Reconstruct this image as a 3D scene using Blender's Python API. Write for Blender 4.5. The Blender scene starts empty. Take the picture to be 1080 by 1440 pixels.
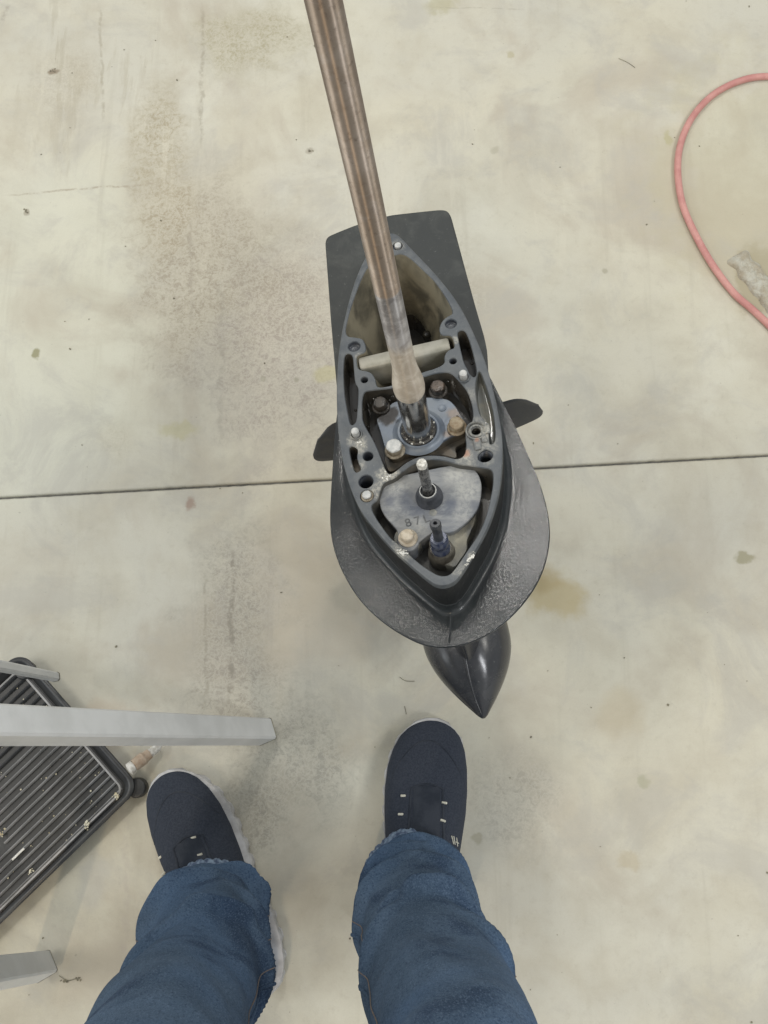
import bpy, bmesh, math, random
import numpy as np
from mathutils import Vector, Matrix, noise
from mathutils.geometry import intersect_line_line_2d
random.seed(7)
S = bpy.context.scene
C = S.collection

# ------------------------------------------------------------------ camera
F, CX, CY, H = 1330., 540., 720., 1.40          # focal length in photo pixels, principal point, camera height
def nrm(v):
    v = np.array(v, float); return v/np.linalg.norm(v)
def camray(px, py): return np.array([px-CX, -(py-CY), -F])
N_PX, V_PX = (590, 1060), (760, 1380)           # nadir of the room; vanishing point of the leaning gearcase's axis
_zc = -nrm(camray(*N_PX)); _xc = nrm(np.array([1, 0, 0])-_zc*_zc[0]); _yc = np.cross(_zc, _xc)
RC = np.array([_xc, _yc, _zc])                  # camera -> world
CAM = np.array([0, 0, H])
cam = bpy.data.cameras.new('camera'); camo = bpy.data.objects.new('camera', cam); C.objects.link(camo)
cam.sensor_fit = 'VERTICAL'; cam.sensor_height = 24; cam.lens = 24*F/1440; cam.clip_start = .02; cam.clip_end = 100
camo.matrix_world = Matrix([list(RC[i])+[CAM[i]] for i in range(3)]+[[0, 0, 0, 1]])
S.camera = camo

# ------------------------------------------------------------------ light of the workshop
w = bpy.data.worlds.new('World'); S.world = w; w.use_nodes = True
bg = w.node_tree.nodes['Background']; bg.inputs[0].default_value = (.93, .97, 1.0, 1); bg.inputs[1].default_value = .62
def area(name, loc, size, power, col=(1, .97, .92), target=(0, .2, 0)):
    l = bpy.data.lights.new(name, 'AREA'); l.shape = 'RECTANGLE'; l.size, l.size_y = size
    l.energy = power; l.color = col
    o = bpy.data.objects.new(name, l); C.objects.link(o); o.location = loc
    o.rotation_euler = (Vector(target)-Vector(loc)).to_track_quat('-Z', 'Y').to_euler()
    return o
area('ceiling_lamp', (-.17, 2.14, 2.85), (.17, .10), 13)
area('ceiling_lamp', (-.72, 1.62, 2.85), (.15, .08), 4.5, (1, .95, .86))
area('ceiling_lamp', (-.18, 1.60, 2.85), (.12, .08), 3.5)
area('ceiling_lamp', (-2.5, .2, 2.9), (1.2, .3), 24, (1, .94, .84))
area('ceiling_lamp', (2.3, .6, 2.9), (1.2, .3), 22, (1, .97, .9))
area('ceiling_lamp', (-.75, -1.7, 2.9), (.06, 1.0), 20, (1, .80, .56))
area('ceiling_lamp', (1.5, -.8, 2.5), (.06, .9), 20, (.95, .97, 1))
area('open_door_light', (-4.2, -.6, 1.6), (2.6, 2.2), 55, (.92, .97, 1))
S.view_settings.view_transform = 'Standard'; S.view_settings.look = 'None'
S.view_settings.exposure = 0; S.view_settings.gamma = 1

# ------------------------------------------------------------------ projection helpers (photo pixel -> real place)
def ray(px, py): return nrm(RC@camray(px, py))
def G(px, py, h=0.):
    r = ray(px, py); return CAM+r*((h-H)/r[2])
def mpp(px, py, h=0.):                            # metres per pixel there
    return float((G(px, py, h)-CAM)@(-_zw))/F
_zw = RC@np.array([0, 0, 1.])
O_H = .55
_d = ray(587, 598); O = CAM+_d*((O_H-H)/_d[2])
ZU = -nrm(RC@camray(*V_PX))
def _onpl(px, py, z):
    r = ray(px, py); P0 = O+ZU*z; return CAM+r*(((P0-CAM)@ZU)/(r@ZU))
XU = nrm(_onpl(628, 825, 0)-_onpl(560, 340, 0)); YU = np.cross(ZU, XU)
MU = np.array([XU, YU, ZU])                       # world -> gearcase axes: x forward, y right, z up the shaft
def U(px, py, z=0.): return MU@(_onpl(px, py, z)-O)
def UL(pts, z=0.): return [tuple(U(a, b, z)[:2]) for a, b in pts]
def toworld(p): return O+MU.T@np.array(p)
def proj(pw):
    c = RC.T@(np.array(pw)-CAM); return (CX+F*c[0]/-c[2], CY-F*c[1]/-c[2])
def zat(x, y, py):                                # height on a gearcase-vertical line whose image is at row py
    lo, hi = -.1, .5
    for _ in range(50):
        m = (lo+hi)/2
        if proj(toworld((x, y, m)))[1] > py: lo = m
        else: hi = m
    return lo
PXU = 1/1480.                                     # metres per pixel on the flange

# ------------------------------------------------------------------ materials
def lin(r, g, b): return tuple(((c/255)/12.92 if c/255 <= .04045 else ((c/255+.055)/1.055)**2.4) for c in (r, g, b))+(1,)
class NT:
    def __init__(s, name):
        s.m = bpy.data.materials.new(name); s.m.use_nodes = True; s.t = s.m.node_tree; s.n = s.t.nodes
        s.b = s.n['Principled BSDF']; s.co = s.n.new('ShaderNodeTexCoord').outputs['Object']
    def L(s, a, b): s.t.links.new(a, b)
    def setv(s, inp, v):
        if hasattr(v, 'is_output'): s.L(v, inp)
        else: inp.default_value = v
    def math(s, op, a, b=0., c=0., clamp=False):
        n = s.n.new('ShaderNodeMath'); n.operation = op; n.use_clamp = clamp
        for i, v in enumerate((a, b, c)): s.setv(n.inputs[i], v)
        return n.outputs[0]
    def vmath(s, op, a, b=(0, 0, 0)):
        n = s.n.new('ShaderNodeVectorMath'); n.operation = op; s.setv(n.inputs[0], a); s.setv(n.inputs[1], b)
        return n.outputs['Value'] if op in ('LENGTH', 'DISTANCE') else n.outputs[0]
    def noise(s, scale, detail=4, rough=.55, dist=0., stretch=None, col=False, seed=0.):
        v = s.co
        if stretch or seed:
            mp = s.n.new('ShaderNodeMapping'); s.L(v, mp.inputs[0])
            if stretch: mp.inputs['Scale'].default_value = stretch
            mp.inputs['Location'].default_value = (seed, seed*.7, seed*1.3); v = mp.outputs[0]
        n = s.n.new('ShaderNodeTexNoise'); s.L(v, n.inputs['Vector']); n.inputs['Scale'].default_value = scale
        n.inputs['Detail'].default_value = detail; n.inputs['Roughness'].default_value = rough; n.inputs['Distortion'].default_value = dist
        return n.outputs['Color' if col else 'Fac']
    def ramp(s, v, a, b, lo=0., hi=1.):
        n = s.n.new('ShaderNodeMapRange'); n.interpolation_type = 'SMOOTHSTEP'; s.setv(n.inputs[0], v)
        for i, x in enumerate((a, b, lo, hi)): n.inputs[i+1].default_value = x
        return n.outputs[0]
    def mix(s, f, a, b, mode='MIX'):
        n = s.n.new('ShaderNodeMix'); n.data_type = 'RGBA'; n.blend_type = mode; s.setv(n.inputs[0], f); s.setv(n.inputs[6], a); s.setv(n.inputs[7], b)
        return n.outputs[2]
    def bump(s, h, strength=.3, dist=.001, nxt=None):
        n = s.n.new('ShaderNodeBump'); n.inputs['Strength'].default_value = strength; n.inputs['Distance'].default_value = dist
        s.L(h, n.inputs['Height'])
        if nxt is not None: s.L(nxt, n.inputs['Normal'])
        return n.outputs[0]
    def blob(s, c, r, amp=.6, nscale=30., soft=.5, stretch=(1, 1, 1)):   # soft irregular patch round a place on the thing
        nz = s.noise(nscale, 4, .6, col=True)
        off = s.vmath('SCALE', s.vmath('SUBTRACT', nz, (.5, .5, .5))); off.node.inputs['Scale'].default_value = amp*r*2
        p = s.vmath('MULTIPLY', s.vmath('SUBTRACT', s.vmath('ADD', s.co, off), tuple(c)), stretch)
        return s.ramp(s.vmath('LENGTH', p), r, r*(1-soft))
    def out(s, col=None, rough=None, metal=None, normal=None, **k):
        if col is not None: s.setv(s.b.inputs['Base Color'], col)
        if rough is not None: s.setv(s.b.inputs['Roughness'], rough)
        if metal is not None: s.setv(s.b.inputs['Metallic'], metal)
        if normal is not None: s.L(normal, s.b.inputs['Normal'])
        for a, b in k.items(): s.setv(s.b.inputs[a.replace('_', ' ')], b)
        return s.m

def simple(name, c1, c2, rough=(.4, .6), metal=0., nscale=60., bscale=400., bstr=.2, bdist=.0005, thr=(.35, .65), **k):
    t = NT(name); n = t.noise(nscale, 6, .6); f = t.ramp(n, *thr)
    return t.out(t.mix(f, c1, c2), t.ramp(n, .3, .7, *rough), metal, t.bump(t.noise(bscale, 4), bstr, bdist), **k)

# concrete ---------------------------------------------------------------
def concrete():
    t = NT('concrete')
    big = t.noise(2.2, 5, .55, .4); mid = t.noise(9, 8, .62, .3); fine = t.noise(70, 8, .7); grain = t.noise(420, 3, .7)
    col = t.mix(t.ramp(big, .36, .64), (.535, .508, .405, 1), (.505, .490, .415, 1))
    col = t.mix(t.ramp(mid, .42, .70, 0, .55), col, (.43, .395, .31, 1))
    col = t.mix(t.ramp(t.noise(5, 5, .6, seed=4.), .52, .72, 0, .6), col, (.61, .595, .50, 1))
    col = t.mix(t.ramp(fine, .5, .8, 0, .35), col, (.34, .31, .235, 1))
    # pale clean area on the left, drag streaks running away from the camera, trowel marks across
    g = G(70, 450); col = t.mix(t.math('MULTIPLY', t.blob(g, .24, .25, 7, .45, (1, .62, 1)), .55), col, (.56, .565, .47, 1))
    st = t.noise(28, 5, .65, .1, (1, .06, 1)); col = t.mix(t.ramp(st, .55, .75, 0, .28), col, (.33, .305, .235, 1))
    tr = t.noise(16, 4, .6, .1, (.06, 1, 1), seed=2.); col = t.mix(t.ramp(tr, .5, .75, 0, .25), col, (.60, .58, .47, 1))
    cl = t.noise(3.4, 6, .6, .8, seed=9.); col = t.mix(t.ramp(cl, .48, .66, 0, .62), col, (.40, .355, .28, 1))
    cl2 = t.noise(6.5, 7, .7, .6, seed=13.); col = t.mix(t.ramp(cl2, .48, .66, 0, .5), col, (.39, .375, .33, 1))
    # mottled, crazed, worn paint patches
    vn = t.n.new('ShaderNodeTexVoronoi'); vn.feature = 'DISTANCE_TO_EDGE'; vn.inputs['Scale'].default_value = 105
    ds = t.vmath('SCALE', t.noise(45, 4, .6, col=True)); ds.node.inputs['Scale'].default_value = .05
    t.L(t.vmath('ADD', t.co, ds), vn.inputs['Vector'])
    craze = t.ramp(vn.outputs['Distance'], .02, .16, 1, 0)
    spot = t.ramp(t.noise(75, 5, .7, 1.2, seed=1.), .46, .60)
    for (px, py, r, amt, c, sx, sy) in [(290, 390, .20, .70, (.315, .28, .215, 1), 1, .8), (385, 520, .19, .62, (.32, .29, .25, 1), 1, .8), (420, 430, .12, .4, (.33, .29, .24, 1), 1, .8),
                                        (225, 190, .085, .62, (.33, .29, .20, 1), 1.2, .6), (350, 60, .12, .6, (.33, .30, .20, 1), .8, 1.3),
                                        (330, 890, .14, .6, (.29, .27, .225, 1), 1.3, .55), (420, 1060, .12, .55, (.29, .28, .235, 1), 1, .8),
                                        (230, 300, .07, .55, (.31, .265, .18, 1), 1, .6), (640, 400, .08, .35, (.36, .33, .25, 1), 1.2, .6),
                                        (720, 1130, .1, .45, (.32, .30, .25, 1), 1, 1), (160, 620, .05, .25, (.36, .33, .24, 1), 1, 1),
                                        (90, 120, .09, .35, (.36, .32, .24, 1), 1, .8), (350, 1150, .09, .5, (.27, .26, .22, 1), 1, .9)]:
        m = t.blob(G(px, py), r, .75, 11, .75, (sx, sy, 1))
        f = t.math('MULTIPLY', m, t.math('ADD', t.math('MULTIPLY', spot, .45), .5))
        col = t.mix(t.math('MULTIPLY', f, min(1, amt*1.55)), col, c)
        col = t.mix(t.math('MULTIPLY', t.math('MULTIPLY', m, craze), .3), col, (.58, .55, .46, 1))
    # oil drops, paint chips, single stains and a few wide darker patches
    for (px, py, r, amt, c, sx, sy) in [(782, 838, .048, .75, (.40, .33, .175, 1), .8, 1), (770, 815, .03, .5, (.36, .28, .13, 1), 1, 1), (75, 101, .011, .9, (.23, .185, .13, 1), .8, 1.2),
                                        (51, 497, .010, .9, (.25, .24, .13, 1), 1.2, .8), (268, 707, .011, .85, (.30, .22, .17, 1), 1, .8),
                                        (1047, 785, .014, .75, (.27, .25, .15, 1), .8, 1.3), (940, 195, .013, .6, (.36, .34, .17, 1), 1.4, .7),
                                        (37, 298, .008, .7, (.28, .25, .19, 1), 1, 1), (417, 533, .007, .7, (.26, .25, .19, 1), 1, 1),
                                        (370, 533, .006, .6, (.26, .25, .19, 1), 1, 1), (850, 380, .006, .6, (.3, .28, .2, 1), 1, 1),
                                        (718, 77, .009, .5, (.35, .31, .17, 1), 1, 1), (670, 1180, .010, .6, (.3, .28, .2, 1), 1, 1),
                                        (435, 213, .008, .6, (.28, .25, .19, 1), 1, 1), (620, 8, .022, .5, (.36, .33, .18, 1), .6, 1),
                                        (695, 210, .01, .4, (.3, .28, .2, 1), 1, 1), (460, 525, .03, .4, (.42, .39, .17, 1), 1, 1.4),
                                        (250, 605, .025, .45, (.42, .39, .2, 1), .6, 1.4), (870, 1000, .05, .35, (.42, .35, .22, 1), 1, 1),
                                        (885, 1210, .02, .4, (.4, .33, .2, 1), 1, 1), (690, 950, .06, .3, (.42, .40, .35, 1), 1, 1),
                                        (150, 1020, .05, .4, (.44, .36, .27, 1), 1, 1), (1040, 250, .2, .35, (.44, .40, .25, 1), 1, .7),
                                        (130, 1240, .03, .4, (.38, .38, .36, 1), 1, .6), (905, 1100, .012, .5, (.3, .3, .2, 1), 1, 1),
                                        (640, 645, .07, .35, (.33, .31, .26, 1), .7, 1)]:
        col = t.mix(t.math('MULTIPLY', t.blob(G(px, py), r, .8, 55 if r < .03 else 18, .55, (sx, sy, 1)), amt), col, c)
    dr = t.ramp(t.noise(20, 6, .68, .25, (1, .16, 1), seed=5.), .53, .63)
    for (px, py, r_, amt, c) in [(150, 130, .26, .42, (.36, .325, .24, 1)), (420, 60, .16, .30, (.37, .34, .25, 1)), (330, 900, .2, .28, (.34, .32, .28, 1)), (60, 30, .14, .35, (.35, .32, .24, 1)), (900, 700, .25, .14, (.38, .36, .29, 1))]:
        col = t.mix(t.math('MULTIPLY', t.math('MULTIPLY', t.blob(G(px, py), r_, .5, 7, .8), dr), amt), col, c)
    lt = t.ramp(t.noise(24, 5, .65, .3, (1, .12, 1), seed=8.), .56, .64)
    for (px, py, r_, amt) in [(200, 150, .3, .35), (700, 300, .3, .22), (380, 420, .2, .3)]:
        col = t.mix(t.math('MULTIPLY', t.math('MULTIPLY', t.blob(G(px, py), r_, .5, 7, .8), lt), amt), col, (.62, .59, .48, 1))
    # thin dark scuffs away from the camera and the faint old trowel edge on the left
    def streak(px0, py0, px1, py1, wd, amt, c):
        nonlocal col
        a, b = G(px0, py0), G(px1, py1); d = nrm(b-a); L_ = np.linalg.norm(b-a); nn = np.array([-d[1], d[0], 0])
        rel = t.vmath('SUBTRACT', t.co, tuple(a))
        wob = t.math('MULTIPLY', t.math('SUBTRACT', t.noise(22, 4, .6), .5), wd*5)
        u = t.vmath('DOT_PRODUCT', rel, tuple(d)); v = t.vmath('DOT_PRODUCT', rel, tuple(nn))
        u = u.node.outputs['Value']; v = v.node.outputs['Value']
        m = t.math('MULTIPLY', t.ramp(t.math('ABSOLUTE', t.math('ADD', v, wob)), wd, wd*.15),
                   t.math('MULTIPLY', t.ramp(u, 0, L_*.15), t.ramp(u, L_, L_*.85)))
        m = t.math('MULTIPLY', m, t.ramp(t.noise(60, 4, .7, seed=3.), .38, .58))
        col = t.mix(t.math('MULTIPLY', m, amt), col, c)
    streak(327, 760, 324, 1010, .006, .75, (.22, .20, .16, 1)); streak(288, 800, 290, 1010, .004, .5, (.25, .23, .18, 1))
    streak(268, 300, 270, 470, .006, .4, (.3, .27, .22, 1)); streak(310, 380, 312, 640, .007, .4, (.3, .28, .23, 1))
    streak(285, 0, 283, 220, .005, .5, (.27, .24, .18, 1)); streak(140, 0, 146, 180, .004, .5, (.3, .27, .2, 1))
    streak(0, 276, 240, 256, .003, .8, (.34, .30, .23, 1)); streak(350, 350, 440, 420, .003, .5, (.3, .27, .23, 1)); streak(0, 40, 12, 5, .006, .5, (.28, .25, .2, 1))
    streak(178, 1040, 176, 1440, .008, .3, (.38, .34, .3, 1)); streak(600, 10, 745, 13, .002, .4, (.3, .28, .22, 1))
    # thick old paint spill at the right edge
    sp = t.blob(G(1068, 395), .048, .55, 40, .35, (1, .62, 1)); col = t.mix(t.math('MULTIPLY', sp, .9), col, (.36, .32, .215, 1))
    # pinholes and dust specks
    pin = t.ramp(t.noise(150, 2, .5, seed=6.), .735, .79); col = t.mix(t.math('MULTIPLY', pin, .3), col, (.15, .13, .10, 1))
    col = t.mix(t.ramp(grain, .3, .8, 0, .10), col, (.25, .23, .18, 1))
    h = t.math('ADD', t.math('MULTIPLY', fine, .5), t.math('ADD', t.math('MULTIPLY', grain, .18), t.math('MULTIPLY', tr, .35)))
    return t.out(col, t.ramp(mid, .3, .7, .55, .78), 0., t.bump(h, .35, .0012))
M = {}
M['concrete'] = concrete()
M['joint'] = simple('joint_dirt', (.17, .165, .145, 1), (.11, .105, .095, 1), (.8, .95), nscale=90)
def paint(name, base, worn, wamt, rough, bscale=900, bstr=.25, bdist=.0006, spec=.5, coat=0.):
    t = NT(name); n = t.noise(38, 7, .65, .4); s2 = t.noise(220, 4, .7)
    col = t.mix(t.ramp(n, .45, .72, 0, wamt), base, worn)
    col = t.mix(t.ramp(s2, .62, .75, 0, .35), col, (.25, .25, .24, 1))
    b = t.bump(t.noise(bscale, 2, .5), bstr, bdist); b = t.bump(t.noise(60, 3), .15, .001, b)
    if coat:
        cb = t.bump(t.noise(380, 3, .6), .42, .0006); t.L(cb, t.b.inputs['Coat Normal']); t.b.inputs['Coat Weight'].default_value = coat; t.b.inputs['Coat Roughness'].default_value = .07
    return t.out(col, t.ramp(n, .3, .7, *rough), 0., b, Specular_IOR_Level=spec)
M['black_paint'] = paint('black_gearcase_paint', (.021, .024, .025, 1), (.038, .041, .041, 1), .7, (.34, .42), 420, .10, .0005, spec=.16, coat=.45)
M['wall_paint'] = paint('dark_wall_paint', (.017, .018, .018, 1), (.03, .03, .029, 1), .5, (.35, .5), 300, .08, spec=.25)
M['black_gloss'] = paint('smooth_black_paint', (.030, .031, .034, 1), (.06, .06, .06, 1), .5, (.16, .30), 300, .05)
M['dull_paint'] = paint('faded_black_paint', (.033, .036, .034, 1), (.065, .068, .063, 1), .8, (.55, .7), 500, .1)
M['prop'] = paint('propeller_paint', (.052, .053, .056, 1), (.085, .083, .074, 1), .8, (.5, .62), 300, .08)
def flange():
    t = NT('flange_metal'); n = t.noise(45, 7, .68, .3); f = t.noise(300, 5, .7)
    col = t.mix(t.ramp(n, .38, .66), (.080, .089, .097, 1), (.122, .130, .134, 1))
    col = t.mix(t.ramp(f, .58, .74, 0, .5), col, (.26, .26, .25, 1))
    for px, py, r, a in [(670, 603, .016, .55), (683, 605, .010, .8), (546, 668, .014, .9), (532, 690, .012, .75), (499, 620, .012, .7), (508, 628, .009, .7),
                         (505, 655, .008, .6), (565, 775, .014, .7), (655, 650, .014, .5), (645, 800, .010, .5), (681, 625, .016, .45), (655, 640, .008, .6),
                         (505, 500, .005, .6), (640, 478, .006, .7), (560, 345, .010, .4), (665, 555, .012, .35), (687, 648, .007, .3), (664, 785, .007, .7)]:
        c = U(px, py, 0)
        m = t.math('MULTIPLY', t.blob(c, r, .6, 130, .6), t.ramp(t.noise(330, 5, .7, .8, seed=2.), .40, .62, .25, 1))
        col = t.mix(t.math('MULTIPLY', m, a), col, (.40, .385, .33, 1))
    for px, py, r in [(655, 637, .006), (671, 620, .004)]:
        col = t.mix(t.math('MULTIPLY', t.blob(U(px, py, 0), r, .5, 200, .6), .7), col, (.33, .17, .11, 1))
    h = t.math('ADD', t.math('MULTIPLY', n, .6), t.math('MULTIPLY', f, .5))
    return t.out(col, t.ramp(n, .3, .7, .42, .62), .25, t.bump(h, .35, .0008))
M['flange'] = flange()
def oily(name, dark, dirt, amt, rough=(.05, .22), wet=.0012, thr=(.45, .7), sc=30):
    t = NT(name); n = t.noise(sc, 6, .6, .5)
    col = t.mix(t.ramp(n, *thr, 0, amt), dark, dirt)
    return t.out(col, t.ramp(n, .35, .7, *rough), 0., t.bump(t.noise(55, 3, .5), .6, wet), Coat_Weight=.15, Coat_Roughness=.08)
M['oil'] = oily('black_oil_film', (.048, .044, .037, 1), (.10, .09, .07, 1), .8)
M['drop'] = simple('clean_black_oil', (.02, .018, .015, 1), (.03, .027, .022, 1), (.03, .05), 0, 50, 300, 0.)
M['dark_cast'] = oily('dirty_dark_casting', (.06, .058, .051, 1), (.12, .11, .09, 1), .8, (.5, .7), .0004)
M['pool'] = oily('standing_oil', (.040, .036, .031, 1), (.06, .053, .043, 1), .5, (.08, .16), .0010)
M['silt'] = oily('silt_coated_casting', (.08, .074, .056, 1), (.20, .178, .125, 1), 1., (.35, .6), .001, (.36, .62), 24)
M['groove'] = oily('stained_casting', (.125, .13, .12, 1), (.21, .20, .155, 1), 1., (.5, .65), .0004)
M['brown_cast'] = oily('rust_stained_casting', (.115, .105, .085, 1), (.215, .175, .125, 1), 1., (.4, .6), .001, (.4, .68), 50)
M['blue_cast'] = NT('blue_grey_housing')
def bluecast():
    t = M['blue_cast']; n = t.noise(40, 6, .6, .3)
    col = t.mix(t.ramp(n, .38, .66), (.125, .150, .185, 1), (.17, .19, .21, 1))
    for px, py, r in [(640, 583, .010), (553, 645, .010), (549, 590, .007), (629, 610, .006)]:
        col = t.mix(t.math('MULTIPLY', t.blob(U(px, py, -.012), r, .6, 140, .7), .7), col, (.21, .155, .11, 1))
    col = t.mix(t.blob(U(545, 585, -.012), .013, .7, 90, .4), col, (.02, .018, .017, 1))
    return t.out(col, t.ramp(n, .3, .7, .32, .5), .15, t.bump(t.noise(260, 4), .25, .0006))
M['blue_cast'] = bluecast()
def cover():
    t = NT('chalky_cover'); n = t.noise(26, 7, .65, .9, (1, .5, 1)); f = t.noise(170, 6, .75, .6, (1, .35, 1))
    col = t.mix(t.ramp(n, .40, .60), (.115, .126, .145, 1), (.235, .24, .24, 1))
    col = t.mix(t.ramp(f, .46, .66, 0, .55), col, (.30, .31, .31, 1))
    for px, py, r, a in [(655, 690, .020, .75), (640, 668, .016, .7), (560, 685, .018, .6), (650, 720, .014, .5), (556, 720, .014, .3), (585, 745, .016, .45)]:
        m = t.math('MULTIPLY', t.blob(U(px, py, -.008), r, .6, 60, .8), t.ramp(t.noise(240, 5, .7, .5, seed=3.), .36, .6, .35, 1))
        col = t.mix(t.math('MULTIPLY', m, a), col, (.44, .44, .405, 1))
    for px, py, r in [(575, 705, .013), (590, 720, .014), (635, 710, .010), (548, 705, .007)]:
        col = t.mix(t.math('MULTIPLY', t.blob(U(px, py, -.008), r, .7, 70, .8), .5), col, (.085, .098, .13, 1))
    return t.out(col, t.ramp(f, .3, .7, .45, .75), .1, t.bump(t.math('ADD', f, t.math('MULTIPLY', n, .5)), .45, .0008))
M['cover'] = cover()
M['pad'] = simple('sandy_casting', (.15, .155, .15, 1), (.36, .345, .28, 1), (.55, .8), 0, 48, 500, .5, .001)
M['anode'] = simple('dull_zinc', (.235, .225, .18, 1), (.33, .315, .265, 1), (.42, .6), .25, 50, 350, .25, .0006)
M['bolt_silver'] = simple('worn_bright_bolt', (.36, .37, .36, 1), (.52, .52, .50, 1), (.45, .6), .35, 220, 500, .35, .0004)
M['bolt_rust'] = simple('rusty_bolt', (.20, .145, .085, 1), (.34, .285, .20, 1), (.5, .75), .2, 200, 600, .6, .0006)
M['bolt_black'] = simple('oily_black_bolt', (.020, .018, .015, 1), (.05, .042, .034, 1), (.2, .4), .2, 200, 800, .5, .0005)
M['bolt_brown'] = simple('oily_brown_bolt', (.035, .026, .020, 1), (.09, .065, .048, 1), (.2, .4), .2, 200, 500, .5, .0005)
M['bolt_cream'] = simple('crusted_bolt', (.40, .34, .25, 1), (.56, .50, .40, 1), (.6, .8), .0, 150, 500, .6, .0006)
M['bolt_side'] = simple('stained_bolt_side', (.16, .13, .09, 1), (.30, .27, .21, 1), (.4, .6), .3, 200, 500, .4, .0005)
M['rubber'] = simple('black_rubber', (.025, .028, .033, 1), (.05, .053, .062, 1), (.35, .55), 0, 120, 400, .2)
M['hole'] = simple('dark_bore', (.045, .052, .066, 1), (.075, .082, .092, 1), (.25, .45), .1, 100, 300, .2)
M['rubber_blue'] = simple('oily_blue_collar', (.035, .045, .085, 1), (.10, .11, .14, 1), (.2, .4), .2, 180, 400, .4)
M['boss'] = simple('worn_bronze_boss', (.10, .092, .08, 1), (.23, .215, .18, 1), (.35, .5), .35, 70, 500, .4, .0006)
M['grime'] = simple('crusty_seal', (.035, .033, .03, 1), (.26, .24, .19, 1), (.3, .6), .3, 420, 500, .7, .0010, (.52, .72))
M['spline'] = simple('greasy_steel', (.10, .10, .10, 1), (.33, .33, .32, 1), (.2, .4), .7, 200, 500, .4)
M['chalk'] = simple('white_corrosion', (.35, .34, .30, 1), (.72, .71, .66, 1), (.7, .9), 0, 350, 700, .8, .001)
M['letter'] = simple('letter_shadow', (.075, .08, .085, 1), (.13, .135, .135, 1), (.6, .8), 0, 150)
def shaftmat():
    t = NT('stained_shaft_steel'); sep = t.n.new('ShaderNodeSeparateXYZ'); t.L(t.co, sep.inputs[0]); z = sep.outputs[2]
    n = t.noise(60, 7, .65, .5); f = t.noise(240, 6, .7, .3); ring = t.noise(26, 5, .65, .4); ln = t.noise(200, 3, .6, 0, (1, 1, .04))
    zz = t.math('ADD', z, t.math('MULTIPLY', t.math('SUBTRACT', n, .5), .012))
    col = t.mix(t.ramp(ring, .4, .68), (.325, .262, .205, 1), (.41, .345, .285, 1))
    col = t.mix(t.ramp(f, .52, .7, 0, .5), col, (.16, .12, .095, 1))
    col = t.mix(t.math('MULTIPLY', t.ramp(n, .55, .65), .35), col, (.42, .37, .33, 1))
    grey = t.mix(t.ramp(n, .4, .62), (.20, .185, .175, 1), (.34, .325, .31, 1)); grey = t.mix(t.ramp(f, .6, .72, 0, .6), grey, (.52, .50, .48, 1))
    col = t.mix(t.ramp(zz, .203, .199), col, grey)
    tan = t.mix(t.ramp(n, .38, .62), (.35, .30, .235, 1), (.47, .42, .345, 1)); tan = t.mix(t.ramp(f, .55, .72, 0, .4), tan, (.30, .235, .18, 1))
    col = t.mix(t.ramp(zz, .142, .122), col, tan)
    met = t.ramp(zz, .13, .22, .1, .85); rg = t.math('ADD', t.ramp(zz, .12, .24, .50, .54), t.math('MULTIPLY', t.math('SUBTRACT', f, .5), .15))
    h = t.math('ADD', t.math('MULTIPLY', f, .6), t.math('MULTIPLY', ring, .4))
    tg = t.n.new('ShaderNodeTangent'); tg.direction_type = 'RADIAL'; tg.axis = 'Z'; t.L(tg.outputs[0], t.b.inputs['Tangent'])
    return t.out(col, rg, met, t.bump(h, .10, .0003), Anisotropic=1., Anisotropic_Rotation=.25)
M['shaft'] = shaftmat()
M['chrome'] = simple('bright_sleeve', (.40, .40, .40, 1), (.62, .62, .61, 1), (.10, .22), .95, 80, 400, .1, .0003)
def plastic(name, c, c2, rough, dust=.25, **k):
    t = NT(name); n = t.noise(18, 6, .65, .4); f = t.noise(260, 5, .75)
    col = t.mix(t.ramp(n, .4, .68), c, c2); col = t.mix(t.ramp(f, .60, .78, 0, dust), col, (.30, .29, .26, 1))
    return t.out(col, t.ramp(n, .3, .7, *rough), 0., t.bump(f, .15, .0005), **k)
M['tray'] = plastic('black_tray_plastic', (.022, .023, .024, 1), (.045, .047, .047, 1), (.3, .5), .35)
M['tray_rib'] = plastic('scuffed_rib_plastic', (.34, .335, .33, 1), (.19, .19, .185, 1), (.4, .6), .7)
M['tray_rib_dark'] = plastic('rib_plastic', (.05, .052, .054, 1), (.09, .092, .093, 1), (.4, .55), .4)
M['stand'] = simple('grey_enamel', (.54, .545, .53, 1), (.60, .605, .59, 1), (.45, .6), 0, 25, 500, .06)
M['stand_cap'] = simple('worn_tube_end', (.28, .27, .21, 1), (.20, .19, .16, 1), (.6, .8), 0, 60)
M['hose'] = simple('red_hose_rubber', (.46, .20, .18, 1), (.54, .275, .24, 1), (.5, .65), 0, 40, 500, .15)
M['shoe'] = simple('navy_shoe_fabric', (.028, .034, .047, 1), (.044, .051, .067, 1), (.8, .95), 0, 420, 420, .7, .0010, Specular_IOR_Level=.2)
M['shoe_dark'] = simple('black_shoe_trim', (.022, .027, .037, 1), (.042, .048, .060, 1), (.8, .95), 0, 30, 700, .6, .0006, Specular_IOR_Level=.2)
M['sole'] = simple('dirty_white_sole', (.50, .50, .50, 1), (.36, .355, .35, 1), (.5, .7), 0, 45, 300, .3)
M['eyelet'] = simple('cream_thread', (.62, .60, .50, 1), (.45, .43, .36, 1), (.6, .8), 0, 300)
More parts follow.
